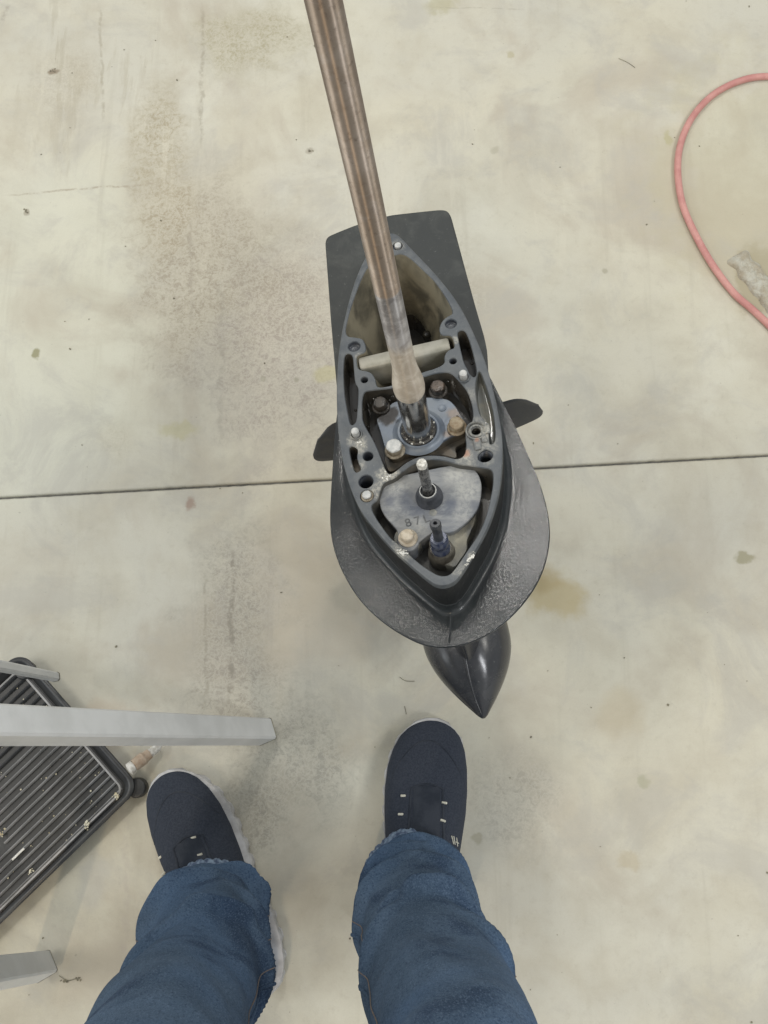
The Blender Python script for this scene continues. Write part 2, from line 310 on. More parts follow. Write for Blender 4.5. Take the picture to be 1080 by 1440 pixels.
def denim():
    t = NT('blue_denim'); n = t.noise(12, 6, .65, .3); tw = t.noise(640, 2, .6, 0, (1, 1, .5)); tw2 = t.noise(420, 4, .8); fade_fold_shade = t.noise(5, 3, .5, seed=2.)
    col = t.mix(t.ramp(n, .36, .64), (.054, .086, .132, 1), (.080, .122, .182, 1))
    col = t.mix(t.ramp(fade_fold_shade, .46, .62, 0, .8), col, (.072, .122, .205, 1)); col = t.mix(t.ramp(t.noise(9, 5, .6, 1.2, (1, .5, 1), seed=7.), .50, .66, 0, .6), col, (.018, .034, .070, 1))  # random wear fade, its contrast raised to paint in fold shading
    col = t.mix(t.ramp(tw, .48, .70, 0, .45), col, (.13, .185, .27, 1)); col = t.mix(t.ramp(tw2, .34, .52, .55, 0), col, (.008, .018, .045, 1))
    h = t.math('ADD', tw, tw2)
    return t.out(col, .95, 0., t.bump(h, .6, .0014), Specular_IOR_Level=.15)
M['denim'] = denim()
M['seam'] = simple('faded_denim_seam', (.045, .07, .13, 1), (.22, .29, .38, 1), (.8, .9), 0, 170, 700, .8, .0012)
M['thread'] = simple('brown_thread', (.20, .15, .11, 1), (.13, .12, .13, 1), (.7, .9), 0, 300)
M['sock'] = simple('dark_sock', (.03, .03, .035, 1), (.05, .05, .055, 1), (.8, .9), 0, 100)
M['fit_brown'] = simple('brown_tape', (.33, .24, .17, 1), (.42, .34, .26, 1), (.6, .8), 0, 120, 300, .5)
M['fit_white'] = simple('chipped_white_plastic', (.68, .67, .63, 1), (.45, .43, .38, 1), (.5, .7), 0, 180, 300, .4)
M['crumb'] = simple('pale_crumbs', (.65, .62, .50, 1), (.42, .36, .22, 1), (.7, .9), 0, 90)
M['straw'] = simple('dry_grass', (.22, .20, .13, 1), (.13, .12, .09, 1), (.7, .9), 0, 60)
M['crust'] = simple('old_plaster_crust', (.46, .45, .38, 1), (.36, .32, .24, 1), (.7, .9), 0, 60, 200, .9, .003)

# ------------------------------------------------------------------ mesh helpers
def obj(name, verts, faces, mat, parent=None, loc=None, ang=38, mats=None, fmat=None):
    me = bpy.data.meshes.new(name); me.from_pydata([tuple(map(float, v)) for v in verts], [], faces); me.update()
    bm = bmesh.new(); bm.from_mesh(me); bmesh.ops.recalc_face_normals(bm, faces=bm.faces); bm.to_mesh(me); bm.free()
    for m in (mats or [mat]): me.materials.append(m)
    if fmat:
        for p, i in zip(me.polygons, fmat): p.material_index = i
    for p in me.polygons: p.use_smooth = True
    me.set_sharp_from_angle(angle=math.radians(ang))
    o = bpy.data.objects.new(name, me); C.objects.link(o)
    if parent: o.parent = parent
    if loc is not None: o.location = loc
    if name in FLATS:
        wn = o.modifiers.new('weighted_normal', 'WEIGHTED_NORMAL'); wn.keep_sharp = True; wn.weight = 100
    return o
FLATS = {'mounting_flange', 'splash_plate', 'cavitation_plate', 'shift_cover', 'platform', 'pump_base', 'pump_body', 'tray_body', 'border_ridge', 'anode_block'}
def thing(name, label, cat, loc=(0, 0, 0), group=None):
    o = bpy.data.objects.new(name, None); C.objects.link(o); o.location = loc; o.empty_display_size = .05
    o['label'] = label; o['category'] = cat
    if group: o['group'] = group
    return o
def tag(o, label, cat, group=None):
    o['label'] = label; o['category'] = cat
    if group: o['group'] = group
    return o
def chaikin(p, n=2, closed=True, full=False):
    p = [np.array(a, float) for a in p]
    for _ in range(n):
        q = []
        m = len(p)
        for i in range(m if closed else m-1):
            a, b = p[i], p[(i+1) % m]; w_ = .25 if full else min(.25, .0030/max(1e-9, np.linalg.norm(b-a))); q += [a*(1-w_)+b*w_, a*w_+b*(1-w_)]
        if not closed: q = [p[0]]+q+[p[-1]]
        p = q
    return [tuple(a) for a in p]
def area2(p): return .5*sum(p[i][0]*p[(i+1) % len(p)][1]-p[(i+1) % len(p)][0]*p[i][1] for i in range(len(p)))
def ccw(p): return p if area2(p) > 0 else p[::-1]
def offset(p, d):                                 # d > 0 grows a ccw loop
    n = len(p); out = []
    for i in range(n):
        a, b, c = map(np.array, (p[i-1], p[i], p[(i+1) % n])); e1, e2 = nrm(b-a+1e-12), nrm(c-b+1e-12)
        n1, n2 = np.array([e1[1], -e1[0]]), np.array([e2[1], -e2[0]]); m = n1+n2; L_ = m@m
        out.append(tuple(b+m*(2*d/max(L_, 1.2))))
    return out
def loft(rings, cap0=False, cap1=False, closed=True):
    v = [p for r in rings for p in r]; n = len(rings[0]); f = []
    for i in range(len(rings)-1):
        for j in range(n if closed else n-1):
            k = (j+1) % n; f.append((i*n+j, i*n+k, (i+1)*n+k, (i+1)*n+j))
    if cap0: f.append(tuple(range(n))[::-1])
    if cap1: f.append(tuple((len(rings)-1)*n+j for j in range(n)))
    return v, f
def frame(axis):
    a = nrm(axis); h = np.array([0, 0, 1.]) if abs(a[2]) < .9 else np.array([1., 0, 0]); x = nrm(np.cross(h, a)); return x, np.cross(a, x), a
def lathe(prof, n=40, base=(0, 0, 0), axis=(0, 0, 1), cap0=False, cap1=True):   # prof: (radius, height)
    x, y, a = frame(axis); b = np.array(base, float)
    return loft([[b+a*h+(x*math.cos(2*math.pi*k/n)+y*math.sin(2*math.pi*k/n))*r for k in range(n)] for r, h in prof], cap0, cap1)
def tube(pts, r, n=16, cap=True):
    pts = [np.array(p, float) for p in pts]; rings = []; up = None
    for i, p in enumerate(pts):
        t = nrm(pts[min(i+1, len(pts)-1)]-pts[max(i-1, 0)])
        if up is None: x, y, _ = frame(t)
        else:
            x = nrm(up-t*(up@t)); y = np.cross(t, x)
        up = x; rr = r[i] if hasattr(r, '__len__') else r
        rings.append([p+(x*math.cos(2*math.pi*k/n)+y*math.sin(2*math.pi*k/n))*rr for k in range(n)])
    return loft(rings, cap, cap)
def join(*vf):
    V_, F_ = [], []
    for v, f in vf:
        o = len(V_); V_ += list(v); F_ += [tuple(i+o for i in q) for q in f]
    return V_, F_
def box(c, s, R=None, bev=0.):
    bm = bmesh.new(); bmesh.ops.create_cube(bm, size=1)
    for v in bm.verts: v.co = Vector((v.co.x*s[0], v.co.y*s[1], v.co.z*s[2]))
    if bev: bmesh.ops.bevel(bm, geom=bm.edges[:], offset=bev, segments=3, affect='EDGES', profile=.5)
    R = np.eye(3) if R is None else R
    v = [np.array(c)+R@np.array(q.co) for q in bm.verts]; bm.verts.index_update(); f = [tuple(q.index for q in fc.verts) for fc in bm.faces]; bm.free(); return v, f
def spline(pts, n=8):
    P = [np.array(p, float) for p in pts]; out = []
    for i in range(len(P)-1):
        p0, p1, p2, p3 = P[max(i-1, 0)], P[i], P[i+1], P[min(i+2, len(P)-1)]
        for k in range(n):
            t = k/n; out.append(.5*((2*p1)+(-p0+p2)*t+(2*p0-5*p1+4*p2-p3)*t*t+(-p0+3*p1-3*p2+p3)*t**3))
    out.append(P[-1]); return out

# ------------------------------------------------------------------ floor
a, b = G(0, 700), G(1080, 640); jd = nrm(b-a); jn = np.array([-jd[1], jd[0], 0]); jm = (a+b)/2
def slab(name, side, label):
    e = .0017
    prof = [(e+.0000, -.03), (e, -.0035), (e+.0012, -.001), (e+.0035, 0), (3.6, 0)]
    rows = []
    for d, z in prof:
        rows.append([jm+jd*u+jn*side*(d+(.0006*noise.noise(Vector((u*90, side*3, 0))) if d < .01 else 0))+np.array([0, 0, z]) for u in np.linspace(-3, 3, 1600 if d < .01 else 1600)])
    v, f = loft(rows, closed=False); o = obj(name, v, f, M['concrete'], ang=60); o['kind'] = 'structure'; return o
slab('floor', 1, ''); slab('floor', -1, '')
v, f = box((jm[0], jm[1], -.031), (16, 16, .05)); o = obj('ground', v, f, M['joint']); o['kind'] = 'structure'

# ------------------------------------------------------------------ outboard lower unit
base_l = np.array([-.10, 0, -.5435])
root = thing('outboard_gearcase', 'black outboard motor lower unit standing on its skeg with its drive shaft up', 'boat gearcase', tuple(toworld(base_l)))
root.rotation_euler = Matrix(MU.T.tolist()).to_euler()
def part(name, vf, mat, parent=root, **k):
    return obj(name, vf[0], vf[1], mat, parent, loc=tuple(-base_l) if parent is root else (0, 0, 0), **k)

OUT = [(552, 327), (559, 330), (567, 337), (579, 350), (592, 363.5), (606, 378), (620, 394), (634.5, 412), (648, 432), (660, 455), (671, 479), (680, 501), (687, 522), (694, 549),
       (701.5, 583), (706, 609), (707.3, 637), (705.5, 667), (701.5, 694), (694, 720), (685.5, 742), (676, 760), (658, 792), (645, 812), (637, 819.5), (623.5, 824), (612, 822), (604, 817),
       (588, 804), (569, 787.5), (551, 771), (533, 751), (521, 737), (510, 722.5), (502, 708), (493, 688), (487, 668), (482, 650), (478, 628), (474.5, 597), (473.2, 565), (473.4, 535), (475.5, 500),
       (481, 463), (487, 437), (493.5, 412), (501.5, 388), (512, 364), (526, 344), (543, 329)]
HOLES = {
 'A': [(553, 359), (566, 356), (579, 364.5), (594, 379), (610, 394), (623, 412), (633, 429), (637.5, 441), (628, 445), (620, 453), (617, 464), (621, 472), (636, 471), (640, 489), (632, 491),
       (626.5, 496), (624.5, 503), (625.5, 511), (612, 518), (597, 522), (575, 531), (551, 542), (533, 545), (529, 541), (528, 532), (521, 522), (503, 520), (501, 503), (503, 499), (515, 495),
       (514, 484), (510, 476), (500, 474), (488, 473), (485.5, 464), (491.5, 439), (499, 416), (507, 395), (515, 378), (530, 364)],
 'B': [(484.5, 499), (490, 496.5), (496, 499), (497.5, 519.5), (499, 538), (504, 545), (503, 570), (501, 594), (493, 599), (488.5, 578), (484.5, 555), (483, 524)],
 'C': [(511.5, 551), (522, 549), (551, 546), (575, 536), (597, 529.5), (613, 524.5), (633, 523), (644, 534), (656, 548), (662, 563), (665, 578), (665, 592), (655, 604), (654.5, 617), (656, 628),
       (653, 641), (643, 646), (626, 641), (604, 639.5), (585, 643), (570, 650.5), (556, 663), (548, 667), (543, 663), (539, 652), (534, 639), (529, 627), (523, 615), (515, 602), (509.5, 590), (509, 568)],
 'D': [(643, 467), (648, 464), (654, 465), (659, 476), (663.5, 491), (668, 509), (670.5, 523), (668, 531), (661, 527), (657, 518), (652, 509), (648, 492), (644.5, 477)],
 'E': [(673, 520), (678, 528), (686.5, 552), (693, 578), (696.3, 604), (696, 622), (688, 626), (687.5, 607), (684, 593), (675, 584), (670.5, 566), (668, 545), (670, 532)],
 'F': [(490.5, 629), (497, 627), (504, 632), (501.5, 642), (504, 651), (507.5, 658), (506.5, 662), (499, 665), (494.4, 649)],
 'G': [(671.5, 641), (677, 634), (684, 631.5), (692, 635), (693.5, 642), (688, 648), (679, 650), (673, 647)],
 'H': [(556, 672), (574, 656.5), (587, 649.5), (604, 645.5), (626, 647.5), (644, 653.5), (662, 655), (678, 658), (693, 660), (693.5, 680), (690.5, 697), (686, 717), (680, 736), (671, 754.5), (658, 773), (641, 798.5),
       (632, 809), (618.5, 810), (607, 804), (592, 794), (577.8, 782), (556.7, 762), (550, 757.5), (538, 742), (527, 725.5), (521.5, 713), (525, 707.5), (531, 704), (534, 692), (538, 680), (545, 676)],
}
BORES = [(498, 487, 9, .006, 'hole'), (634, 455, 8.5, .006, 'hole'), (512.5, 534, 5.2, .012, 'hole'), (637, 507.5, 5.2, .012, 'hole'), (517.5, 641.5, 7.2, .014, 'hole'),
         (514.5, 677, 10.2, .030, 'hole'), (669.5, 606.5, 6.2, .012, 'grime'), (559, 346, 7.5, .003, 'hole'), (653.5, 531, 7, .003, 'hole'), (502, 611, 7.5, .004, 'oil'), (516, 697.5, 9, .003, 'hole')]
outl = chaikin(ccw(UL(OUT)), 2, full=True)
holes = {k: ccw(chaikin(ccw(UL(p)), 2)) for k, p in HOLES.items()}
def circ(c, r, n=28): return [(c[0]+r*math.cos(2*math.pi*k/n), c[1]+r*math.sin(2*math.pi*k/n)) for k in range(n)]
bores = [(U(x, y), r*PXU, d, k) for x, y, r, d, k in BORES]
# flange: flat top between rounded lips
bm = bmesh.new()
def addloop(p, z): return [bm.verts.new((x, y, z)) for x, y in p]
def ring_edges(vs): return [bm.edges.new((vs[i], vs[(i+1) % len(vs)])) for i in range(len(vs))]
def strip(a, b):
    for i in range(len(a)):
        k = (i+1) % len(a)
        try: bm.faces.new((a[i], a[k], b[k], b[i]))
        except ValueError: pass
edges = []
top = addloop(offset(outl, -.0009), 0); edges += ring_edges(top); lip = addloop(outl, -.0010); low = addloop(outl, -.008)
loops = [(top, lip), (lip, low)]
for k, p in holes.items():
    t0 = addloop(offset(p, .0007), 0); edges += ring_edges(t0); loops += [(t0, addloop(p, -.0010))]
for c, r, d, k in bores:
    t0 = addloop(circ(c, r+.0006), 0); edges += ring_edges(t0); loops += [(t0, addloop(circ(c, r), -.0010))]
bmesh.ops.triangle_fill(bm, use_beauty=True, use_dissolve=False, edges=edges)
for a_, b_ in loops: strip(a_, b_)
bmesh.ops.recalc_face_normals(bm, faces=bm.faces)
bm.verts.index_update(); vf = ([tuple(q.co) for q in bm.verts], [tuple(q.index for q in fc.verts) for fc in bm.faces]); bm.free()
part('mounting_flange', vf, M['flange'], ang=50)
# cavities
def cen(p): return np.mean(np.array(p), axis=0)
def cavity(k, prof, mats, fl=None):
    p = holes[k]; c = cen(p); rings = [[(x, y, -.0010) for x, y in p]]
    for s, z, off in prof:
        q = offset(p, off); cc = c+np.array(fl or (0, 0))*(1-s); rings.append([(cc[0]+(x-c[0])*s, cc[1]+(y-c[1])*s, z) for x, y in q])
    v, f = loft(rings, False, True); n = len(p); nm = len(rings)-1
    fm = []
    for i in range(nm): fm += [min(i, len(mats)-2) if len(mats) > 1 else 0]*n
    fm.append(len(mats)-1)
    part('cavity_wall', (v, f), None, mats=[M[m] for m in mats], fmat=fm)
# aft water chamber: walls that close in towards a dark pool
pA = holes['A']; spine0, spine1 = U(560, 372, 0)[:2], U(590, 470, 0)[:2]
def toward(p, s, z):
    out = []
    for x, y in p:
        q = np.array((x, y)); d = spine1-spine0; tt = np.clip(((q-spine0)@d)/(d@d), 0.15, 1.15); c = spine0+d*tt; r = c+(q-c)*s; out.append((r[0], r[1], z))
    return out
rings = [[(x, y, -.001) for x, y in pA]]
for s, z in [(.97, -.010), (.90, -.025), (.80, -.045), (.66, -.066), (.50, -.084), (.44, -.110)]: rings.append(toward(pA, s, z))
v, f = loft(rings, False, True); n = len(pA)
part('cavity_wall', (v, f), None, mats=[M['silt'], M['pool']], fmat=[0]*(n*4)+[0]*n+[1]*n+[1], ang=70)
cavity('B', [(.97, -.010, 0), (.93, -.022, 0), (.84, -.026, 0)], ['oil', 'pool'])
cavity('C', [(1, -.012, 0), (.98, -.026, 0), (.95, -.031, 0)], ['oil', 'pool'])
cavity('D', [(.97, -.010, 0), (.93, -.022, 0), (.84, -.026, 0)], ['oil', 'pool'])
cavity('E', [(1, -.0035, 0), (.98, -.009, 0), (.9, -.012, -.001)], ['groove'])
cavity('F', [(1, -.006, 0), (.9, -.022, 0)], ['oil', 'brown_cast'])
cavity('G', [(1, -.006, 0), (.95, -.02, 0), (.9, -.03, 0)], ['hole', 'pool'])
cavity('H', [(1, -.012, 0), (.98, -.026, 0), (.94, -.032, 0)], ['dark_cast', 'dark_cast'])
for c, r, d, k in bores:
    part('bolt_hole', lathe([(r, -.0010), (r, -d*.9), (r*.88, -d), (r*.3, -d*1.05)], 28, (c[0], c[1], 0)), M[k])
# threads in the open bores
def torus_rings(c, r, zs, w, mat, name):
    vs = []
    for z in zs: vs.append(lathe([(r, z-w), (r-w, z), (r, z+w)], 28, (c[0], c[1], 0), cap1=False))
    part(name, join(*vs), mat)
c = U(683, 641)[:2]; torus_rings(c, .0068, [-.004, -.007, -.010, -.013], .0011, M['hole'], 'thread')
c = U(669.5, 606.5)[:2]
part('worn_boss', lathe([(.0072, -.0005), (.0072, .0012), (.0062, .0020), (.0050, .0016), (.0045, -.001)], 30, (c[0], c[1], 0), cap1=False), M['flange'])
v, f = lathe([(.0100, -.0005), (.0098, .0022), (.0086, .0026), (.0080, .001)], 40, (c[0], c[1], 0), cap1=False)
part('broken_collar', (v, f), M['flange'])
# casting chips beside it
for px, py, sx in [(684.5, 603, .006), (680, 615, .005), (672, 626, .006)]:
    u = U(px, py, 0); v, f = box((u[0], u[1], .0005), (.011, sx, .003), bev=.0012)
    v = [np.array(q)+np.array([noise.noise(Vector(q)*300), noise.noise(Vector(q)*300+Vector((5, 0, 0))), 0])*.0016 for q in v]; part('casting_lug', (v, f), M['flange'])

# case wall below the flange, narrowing to the strut
NR = 160
cc0 = U(603, 640, 0)[:2]
def polar(poly, c, n=NR):
    P = np.array(poly)-c; out = []
    for k in range(n):
        th = 2*math.pi*k/n; d = np.array([math.cos(th), math.sin(th)]); best = 0
        for i in range(len(P)):
            p, q = P[i], P[(i+1) % len(P)]; e = q-p; den = d[0]*e[1]-d[1]*e[0]
            if abs(den) < 1e-14: continue
            t_ = (p[0]*e[1]-p[1]*e[0])/den; s_ = (p[0]*d[1]-p[1]*d[0])/den
            if t_ > 0 and -1e-9 <= s_ <= 1+1e-9: best = max(best, t_)
        out.append(best)
    return np.array(out)
rO = polar(outl, cc0)
ths = [2*math.pi*k/NR for k in range(NR)]
def ringp(r, z, c=cc0): return [(c[0]+r[k]*math.cos(ths[k]), c[1]+r[k]*math.sin(ths[k]), z if not hasattr(z, '__len__') else z[k]) for k in range(NR)]
def strutring(xa, xf, hw, z, y0=0.):              # teardrop section: blunt shoulders, sharp nose and tail
    out = []
    for k in range(NR):
        th = ths[k]; cth, sth = math.cos(th), math.sin(th)
        x = (xf+xa)/2+(xf-xa)/2*cth; y = y0+hw*np.sign(sth)*abs(sth)**1.25; out.append((x, y, z))
    return out
rings = [[(x, y, -.0078) for x, y in [(p[0], p[1]) for p in ringp(rO, 0)]], ringp(rO*1.0, -.03), ringp(rO*.995, -.06), ringp(rO*.985, -.09), ringp(rO*.97, -.122)]
part('case_wall', loft(rings), M['wall_paint'], ang=60)
yc = float(U(680, 1010, -.33)[1])*.6
rings = [ringp(rO*.96, -.120), strutring(-.20, .150, .050, -.15, .002), strutring(-.17, .140, .036, -.20, .004), strutring(-.15, .135, .030, -.25, .007), strutring(-.14, .145, .034, -.285, yc)]
part('strut', loft(rings), M['black_gloss'], ang=60)

# splash plate round the front, with a cove where it meets the wall
SPL = [(686, 522), (697, 545), (710, 570), (727, 603), (742, 637), (756, 669), (767, 702), (773.5, 735), (773.5, 765), (765, 802), (748, 834), (722, 865), (692, 889), (661, 904), (628, 911), (597, 908),
       (567, 894), (535, 873), (505, 844), (482, 807), (468, 771), (463, 737), (464, 697), (467, 655), (471, 600), (476, 560), (520, 540), (600, 520), (660, 510)]
ZP = -.058
spl = chaikin(ccw(UL(SPL, ZP)), 3, full=True); rS = polar(spl, cc0)
def clampr(off): return np.minimum(rO+off, np.maximum(rS-.0035, rO-.004))
rise = np.array([.0035*max(0, math.sin(t_)) for t_ in ths])   # slightly dished
rings = [ringp(clampr(-.002), -.0490), ringp(clampr(.0003), -.0495), ringp(clampr(.0007), -.0530), ringp(clampr(.0018), -.0568), ringp(clampr(.0035), -.0588), ringp(clampr(.0055), -.0597), ringp(clampr(.0075), -.0599)]
r0, r1 = clampr(.0075), np.maximum(rS, rO-.0035)
for s, z in [(.10, -.0598), (.25, -.0597), (.45, -.0595), (.65, -.0595), (.82, -.0595), (.93, -.0595), (.975, -.0595)]: rings.append(ringp(r0+(r1-r0)*s, z))
rings += [ringp(r1-.0012, -.0596), ringp(r1-.0004, -.0601), ringp(r1, -.0608), ringp(r1-.0004, -.0626), ringp(r1-.003, -.0636), ringp(clampr(.01), -.0680), ringp(clampr(-.004), -.085)]
rings = [[(p[0]+0, p[1], p[2]+.0005*noise.noise(Vector((p[0]*22, p[1]*22, 0)))*(1 if i > 5 else 0)) for p in r] for i, r in enumerate(rings)]
part('splash_plate', loft(rings), M['black_paint'], ang=40)
# mould line on the nose of the plate
ln = [(634, 864), (633.5, 876), (632.5, 890), (631, 903)]
part('mould_line', tube([U(x, y, -.0572) for x, y in ln], .0006, 8), M['black_paint'])

# cavitation plate aft
ZC = -.125
CAV = [(457, 340), (460, 332.5), (468, 328.5), (495, 317.5), (522, 308.5), (550, 301.5), (590, 297), (620, 294), (629, 295.5), (634, 303), (643, 336), (655, 381), (669, 432), (681, 473), (685, 492), (686.5, 520), (690, 600),
       (680, 700), (600, 760), (510, 700), (484, 620), (473, 540), (465, 450), (460, 380)]
cav = chaikin(ccw(UL(CAV, ZC)), 2)
rings = [[(x, y, ZC-.006) for x, y in offset(cav, -.003)], [(x, y, ZC-.0045) for x, y in cav], [(x, y, ZC-.0015) for x, y in cav], [(x, y, ZC-.0003) for x, y in offset(cav, -.0012)], [(x, y, ZC) for x, y in offset(cav, -.003)]]
v, f = loft(rings, True, True)
part('cavitation_plate', (v, f), M['dull_paint'], ang=50)
# fin from the tail of the case down to that plate
t0 = U(556, 336, 0); t1 = U(549, 309, ZC)
fin = []
for s in np.linspace(0, 1, 8):
    z = -.004+(ZC+.004)*s; x = t0[0]*(1-s)+(t0[0]-.028)*s+.004*(1-s); fin.append([(t0[0]+.02, t0[1]-.006, z), (x, t0[1]-.0028, z), (x-.002, t0[1], z), (x, t0[1]+.0028, z), (t0[0]+.02, t0[1]+.006, z)])
part('tail_fin', loft(fin, closed=False), M['dull_paint'])

# torpedo, skeg, propeller
ZT = -.335; tn = U(680, 1010, ZT); xn = tn[0]; yt = tn[1]*.35
RT = .0530
def nosef(d):                                      # radius share at d metres behind the tip
    return min(1., .06+.94*math.sin(math.pi/2*min(1, d/.100))) if d > .003 else .06+.12*math.sqrt(d/.003)
prof = []
for s in np.linspace(0, 1, 60):
    prof.append((RT*nosef(s*.185) if s > 0 else .0020, -s*.185))
prof = [(r, h) for r, h in prof]
X0 = xn
rings = []
def tring(x, r):
    out = []
    for k in range(64):
        th = 2*math.pi*k/64; rr = r
        out.append((x, yt*(1)+(tn[1]-yt)*max(0, 1-(X0-x)/.15)+rr*math.sin(th), ZT+rr*math.cos(th)))
    return out
for r, h in prof: rings.append(tring(X0+h, r))
rings += [tring(X0-.22, RT), tring(X0-.26, RT*.98), tring(X0-.30, RT*.93), tring(X0-.302, RT*.7)]
part('torpedo_housing', loft(rings, True, True), M['black_gloss'], ang=50)
# raised keel running along the top of the nose, and its speed-sensor screw
kl, kr = [], []
ps = [(650, 905), (655, 930), (661, 958), (669, 985), (677, 1004)]
def ontop(px, py):
    for z in np.linspace(-.25, -.36, 221):
        u = U(px, py, z); d = X0-u[0]
        if d <= 0: continue
        R_ = RT*nosef(d); y0 = yt+(tn[1]-yt)*max(0, 1-d/.15)
        if (u[1]-y0)**2+(z-ZT)**2 <= R_*R_: return u
    return U(px, py, ZT)
pts = spline([ontop(*p) for p in ps], 6)
part('nose_ridge', tube([np.array(p)+(0, 0, -.0004) for p in pts], [.0026-.0018*i/len(pts) for i in range(len(pts))], 12), M['black_gloss'])
q = ontop(653, 921); part('screw', lathe([(.0024, -.001), (.0024, .0022), (.0018, .0030)], 16, q), M['bolt_silver'])
sk = []
def airfoil(xa, xf, hw, z, n=24):
    return [((xa+xf)/2+(xf-xa)/2*math.cos(2*math.pi*k/n), yt*.6+hw*math.sin(2*math.pi*k/n), z) for k in range(n)]
part('skeg', loft([airfoil(-.13, .10, .012, -.375), airfoil(-.135, .06, .008, -.44), airfoil(-.135, .015, .005, -.50), airfoil(-.125, -.035, .004, -.533), airfoil(-.115, -.075, .003, -.5425)], True, True), M['black_paint'], ang=60)
hub_x = -.172; yp = .004
prop = bpy.data.objects.new('propeller', None)
v, f = loft([tring(-.098-d, r) for d, r in [(0, RT*.90), (.004, RT*.93), (.06, RT*.90), (.11, RT*.80), (.113, RT*.74), (.10, RT*.70)]], False, True)
ph = part('propeller_hub', (v, f), M['prop'])
def blade(ang, R=.166, twist=-.05, wd=.046):
    rows = []; n = 30
    for i in range(n+1):
        s = i/n; r = RT*.8+(R-RT*.8)*s
        wid = wd*math.sqrt(max(0.0004, 1-max(0, (s-.72)/.28)**4))*(.72+.28*math.sin(min(s, .7)/.7*math.pi/2))
        tw = twist+.28*(1-s); row = []
        for j in range(15):
            u = -1+2*j/14; cch = u*wid; th = .0035*(1-u*u)*(1-.55*s)+.0004
            lx = cch*math.sin(tw)-.008*s*0+(.012*s); lt = cch*math.cos(tw)+.010*(1-u*u)*.5; row.append((lx, lt, r, th))
        rows.append(row)
    ca, sa = math.cos(ang), math.sin(ang)
    def P(lx, lt, r): return (hub_x+lx, yp+r*sa+lt*ca, ZT+r*ca-lt*sa)
    up = [[P(a_+t_*.8, b_+t_*.6, r) for a_, b_, r, t_ in row] for row in rows]; dn = [[P(a_-t_*.8, b_-t_*.6, r) for a_, b_, r, t_ in row][::-1] for row in rows]
    return loft([u+d for u, d in zip(up, dn)], True, True)
BL = []
for a_ in (-61, 59, 180):
    o = part('propeller_blade', blade(math.radians(a_), R=.160 if a_ == 59 else .166, wd=.032 if a_ == 59 else .050), M['prop'], ang=60); BL.append(o)

# drive shaft -------------------------------------------------------------
sx, sy = 0., 0.
zc0 = -.014
part('shaft_sleeve', lathe([(.0132, zc0-.01), (.0132, .052), (.0126, .060)], 64), M['chrome'])
pr = [(.0030, .056), (.0122, .0563), (.0138, .0600), (.0143, .066), (.0141, .074), (.0130, .082), (.0115, .091), (.0106, .100), (.0103, .110)]
for s in np.linspace(.12, .66, 80): pr.append((.0103, s))
part('drive_shaft', lathe(pr, 64), M['shaft'], ang=50)
part('shaft_seal', lathe([(.0133, -.008), (.0150, -.0075), (.0166, -.0085), (.0172, -.011), (.0172, -.016)], 56, cap1=False), M['grime'])
part('seal_boss', lathe([(.0168, -.010), (.0182, -.0080), (.0200, -.0078), (.0212, -.0095), (.0232, -.0112), (.0262, -.0122)], 60, cap1=False), M['blue_cast'])
# pump base housing
PL = [(548, 568), (559, 563), (575, 560), (607, 558), (631, 561), (641, 571), (648, 583), (654, 592), (655, 604), (646, 609), (632, 614), (618, 623), (596, 631), (580, 634), (567, 637), (556, 643), (545, 639), (540, 628), (536, 611), (529, 590), (532, 586), (543, 580)]
pl = chaikin(ccw(UL(PL, -.012)), 2)
rings = [[(x, y, -.034) for x, y in offset(pl, .0005)], [(x, y, -.0155) for x, y in pl], [(x, y, -.0130) for x, y in pl], [(x, y, -.0120) for x, y in offset(pl, -.0009)]]
v, f = loft(rings, False, True); n = len(pl)
part('pump_base', (v, f), None, mats=[M['brown_cast'], M['blue_cast']], fmat=[0]*n+[1]*(2*n)+[1], ang=50)
PB = [(546, 664), (541, 650), (540, 636), (560, 620), (600, 610), (640, 600), (655, 606), (655, 622), (648, 624), (640, 630), (643, 640), (641, 645), (626, 640), (604, 638.5), (585, 642), (570, 649.5), (556, 661)]
pb = chaikin(ccw(UL(PB, -.024)), 2)
part('pump_body', loft([[(x, y, -.043) for x, y in pb], [(x, y, -.0255) for x, y in pb], [(x, y, -.0245) for x, y in offset(pb, -.0009)]], False, True), M['brown_cast'], ang=50)
for px, py in [(622, 574), (600, 617)]:
    u = U(px, py, -.012); part('locating_dimple', lathe([(.0042, -.0128), (.0038, -.0112), (.0028, -.0116)], 24, (u[0], u[1], 0)), M['blue_cast'])
def hexbolt(px, py, ztop, h, r, mt, ms, hexa=True, flange_r=1.28, name='bolt', dish=True):
    u = U(px, py, ztop); zb = ztop-h; n = 48
    def R_(k, rr):
        if not hexa: return rr
        a_ = (2*math.pi*k/n+.3) % (math.pi/3)-math.pi/6; return rr*(.5*(1+math.cos(math.pi/6)/math.cos(a_)))/(.98)
    rings = []
    for rr, z, hx in [(r*flange_r, zb, 0), (r*flange_r, zb+.0008, 0), (r*flange_r*.95, zb+.0014, 0), (r*1.03, zb+.0018, 1), (r, zb+.0024, 1), (r, ztop-.0012, 1), (r*.93, ztop-.0003, .4), (r*.86, ztop, 0)]+([(r*.80, ztop-.0005, 0), (r*.3, ztop-.0004, 0)] if dish else []):
        rings.append([(u[0]+(R_(k, rr) if hx else rr)*math.cos(2*math.pi*k/n), u[1]+(R_(k, rr) if hx else rr)*math.sin(2*math.pi*k/n), z) for k in range(n)])
    v, f = loft(rings, True, True); fm = [0]*(n*(len(rings)-1)); cut = n*5
    fm = [1]*cut+[0]*(n*(len(rings)-1)-cut)+[1, 0]
    return part(name, (v, f), None, mats=[M[mt], M[ms]], fmat=fm, ang=35)
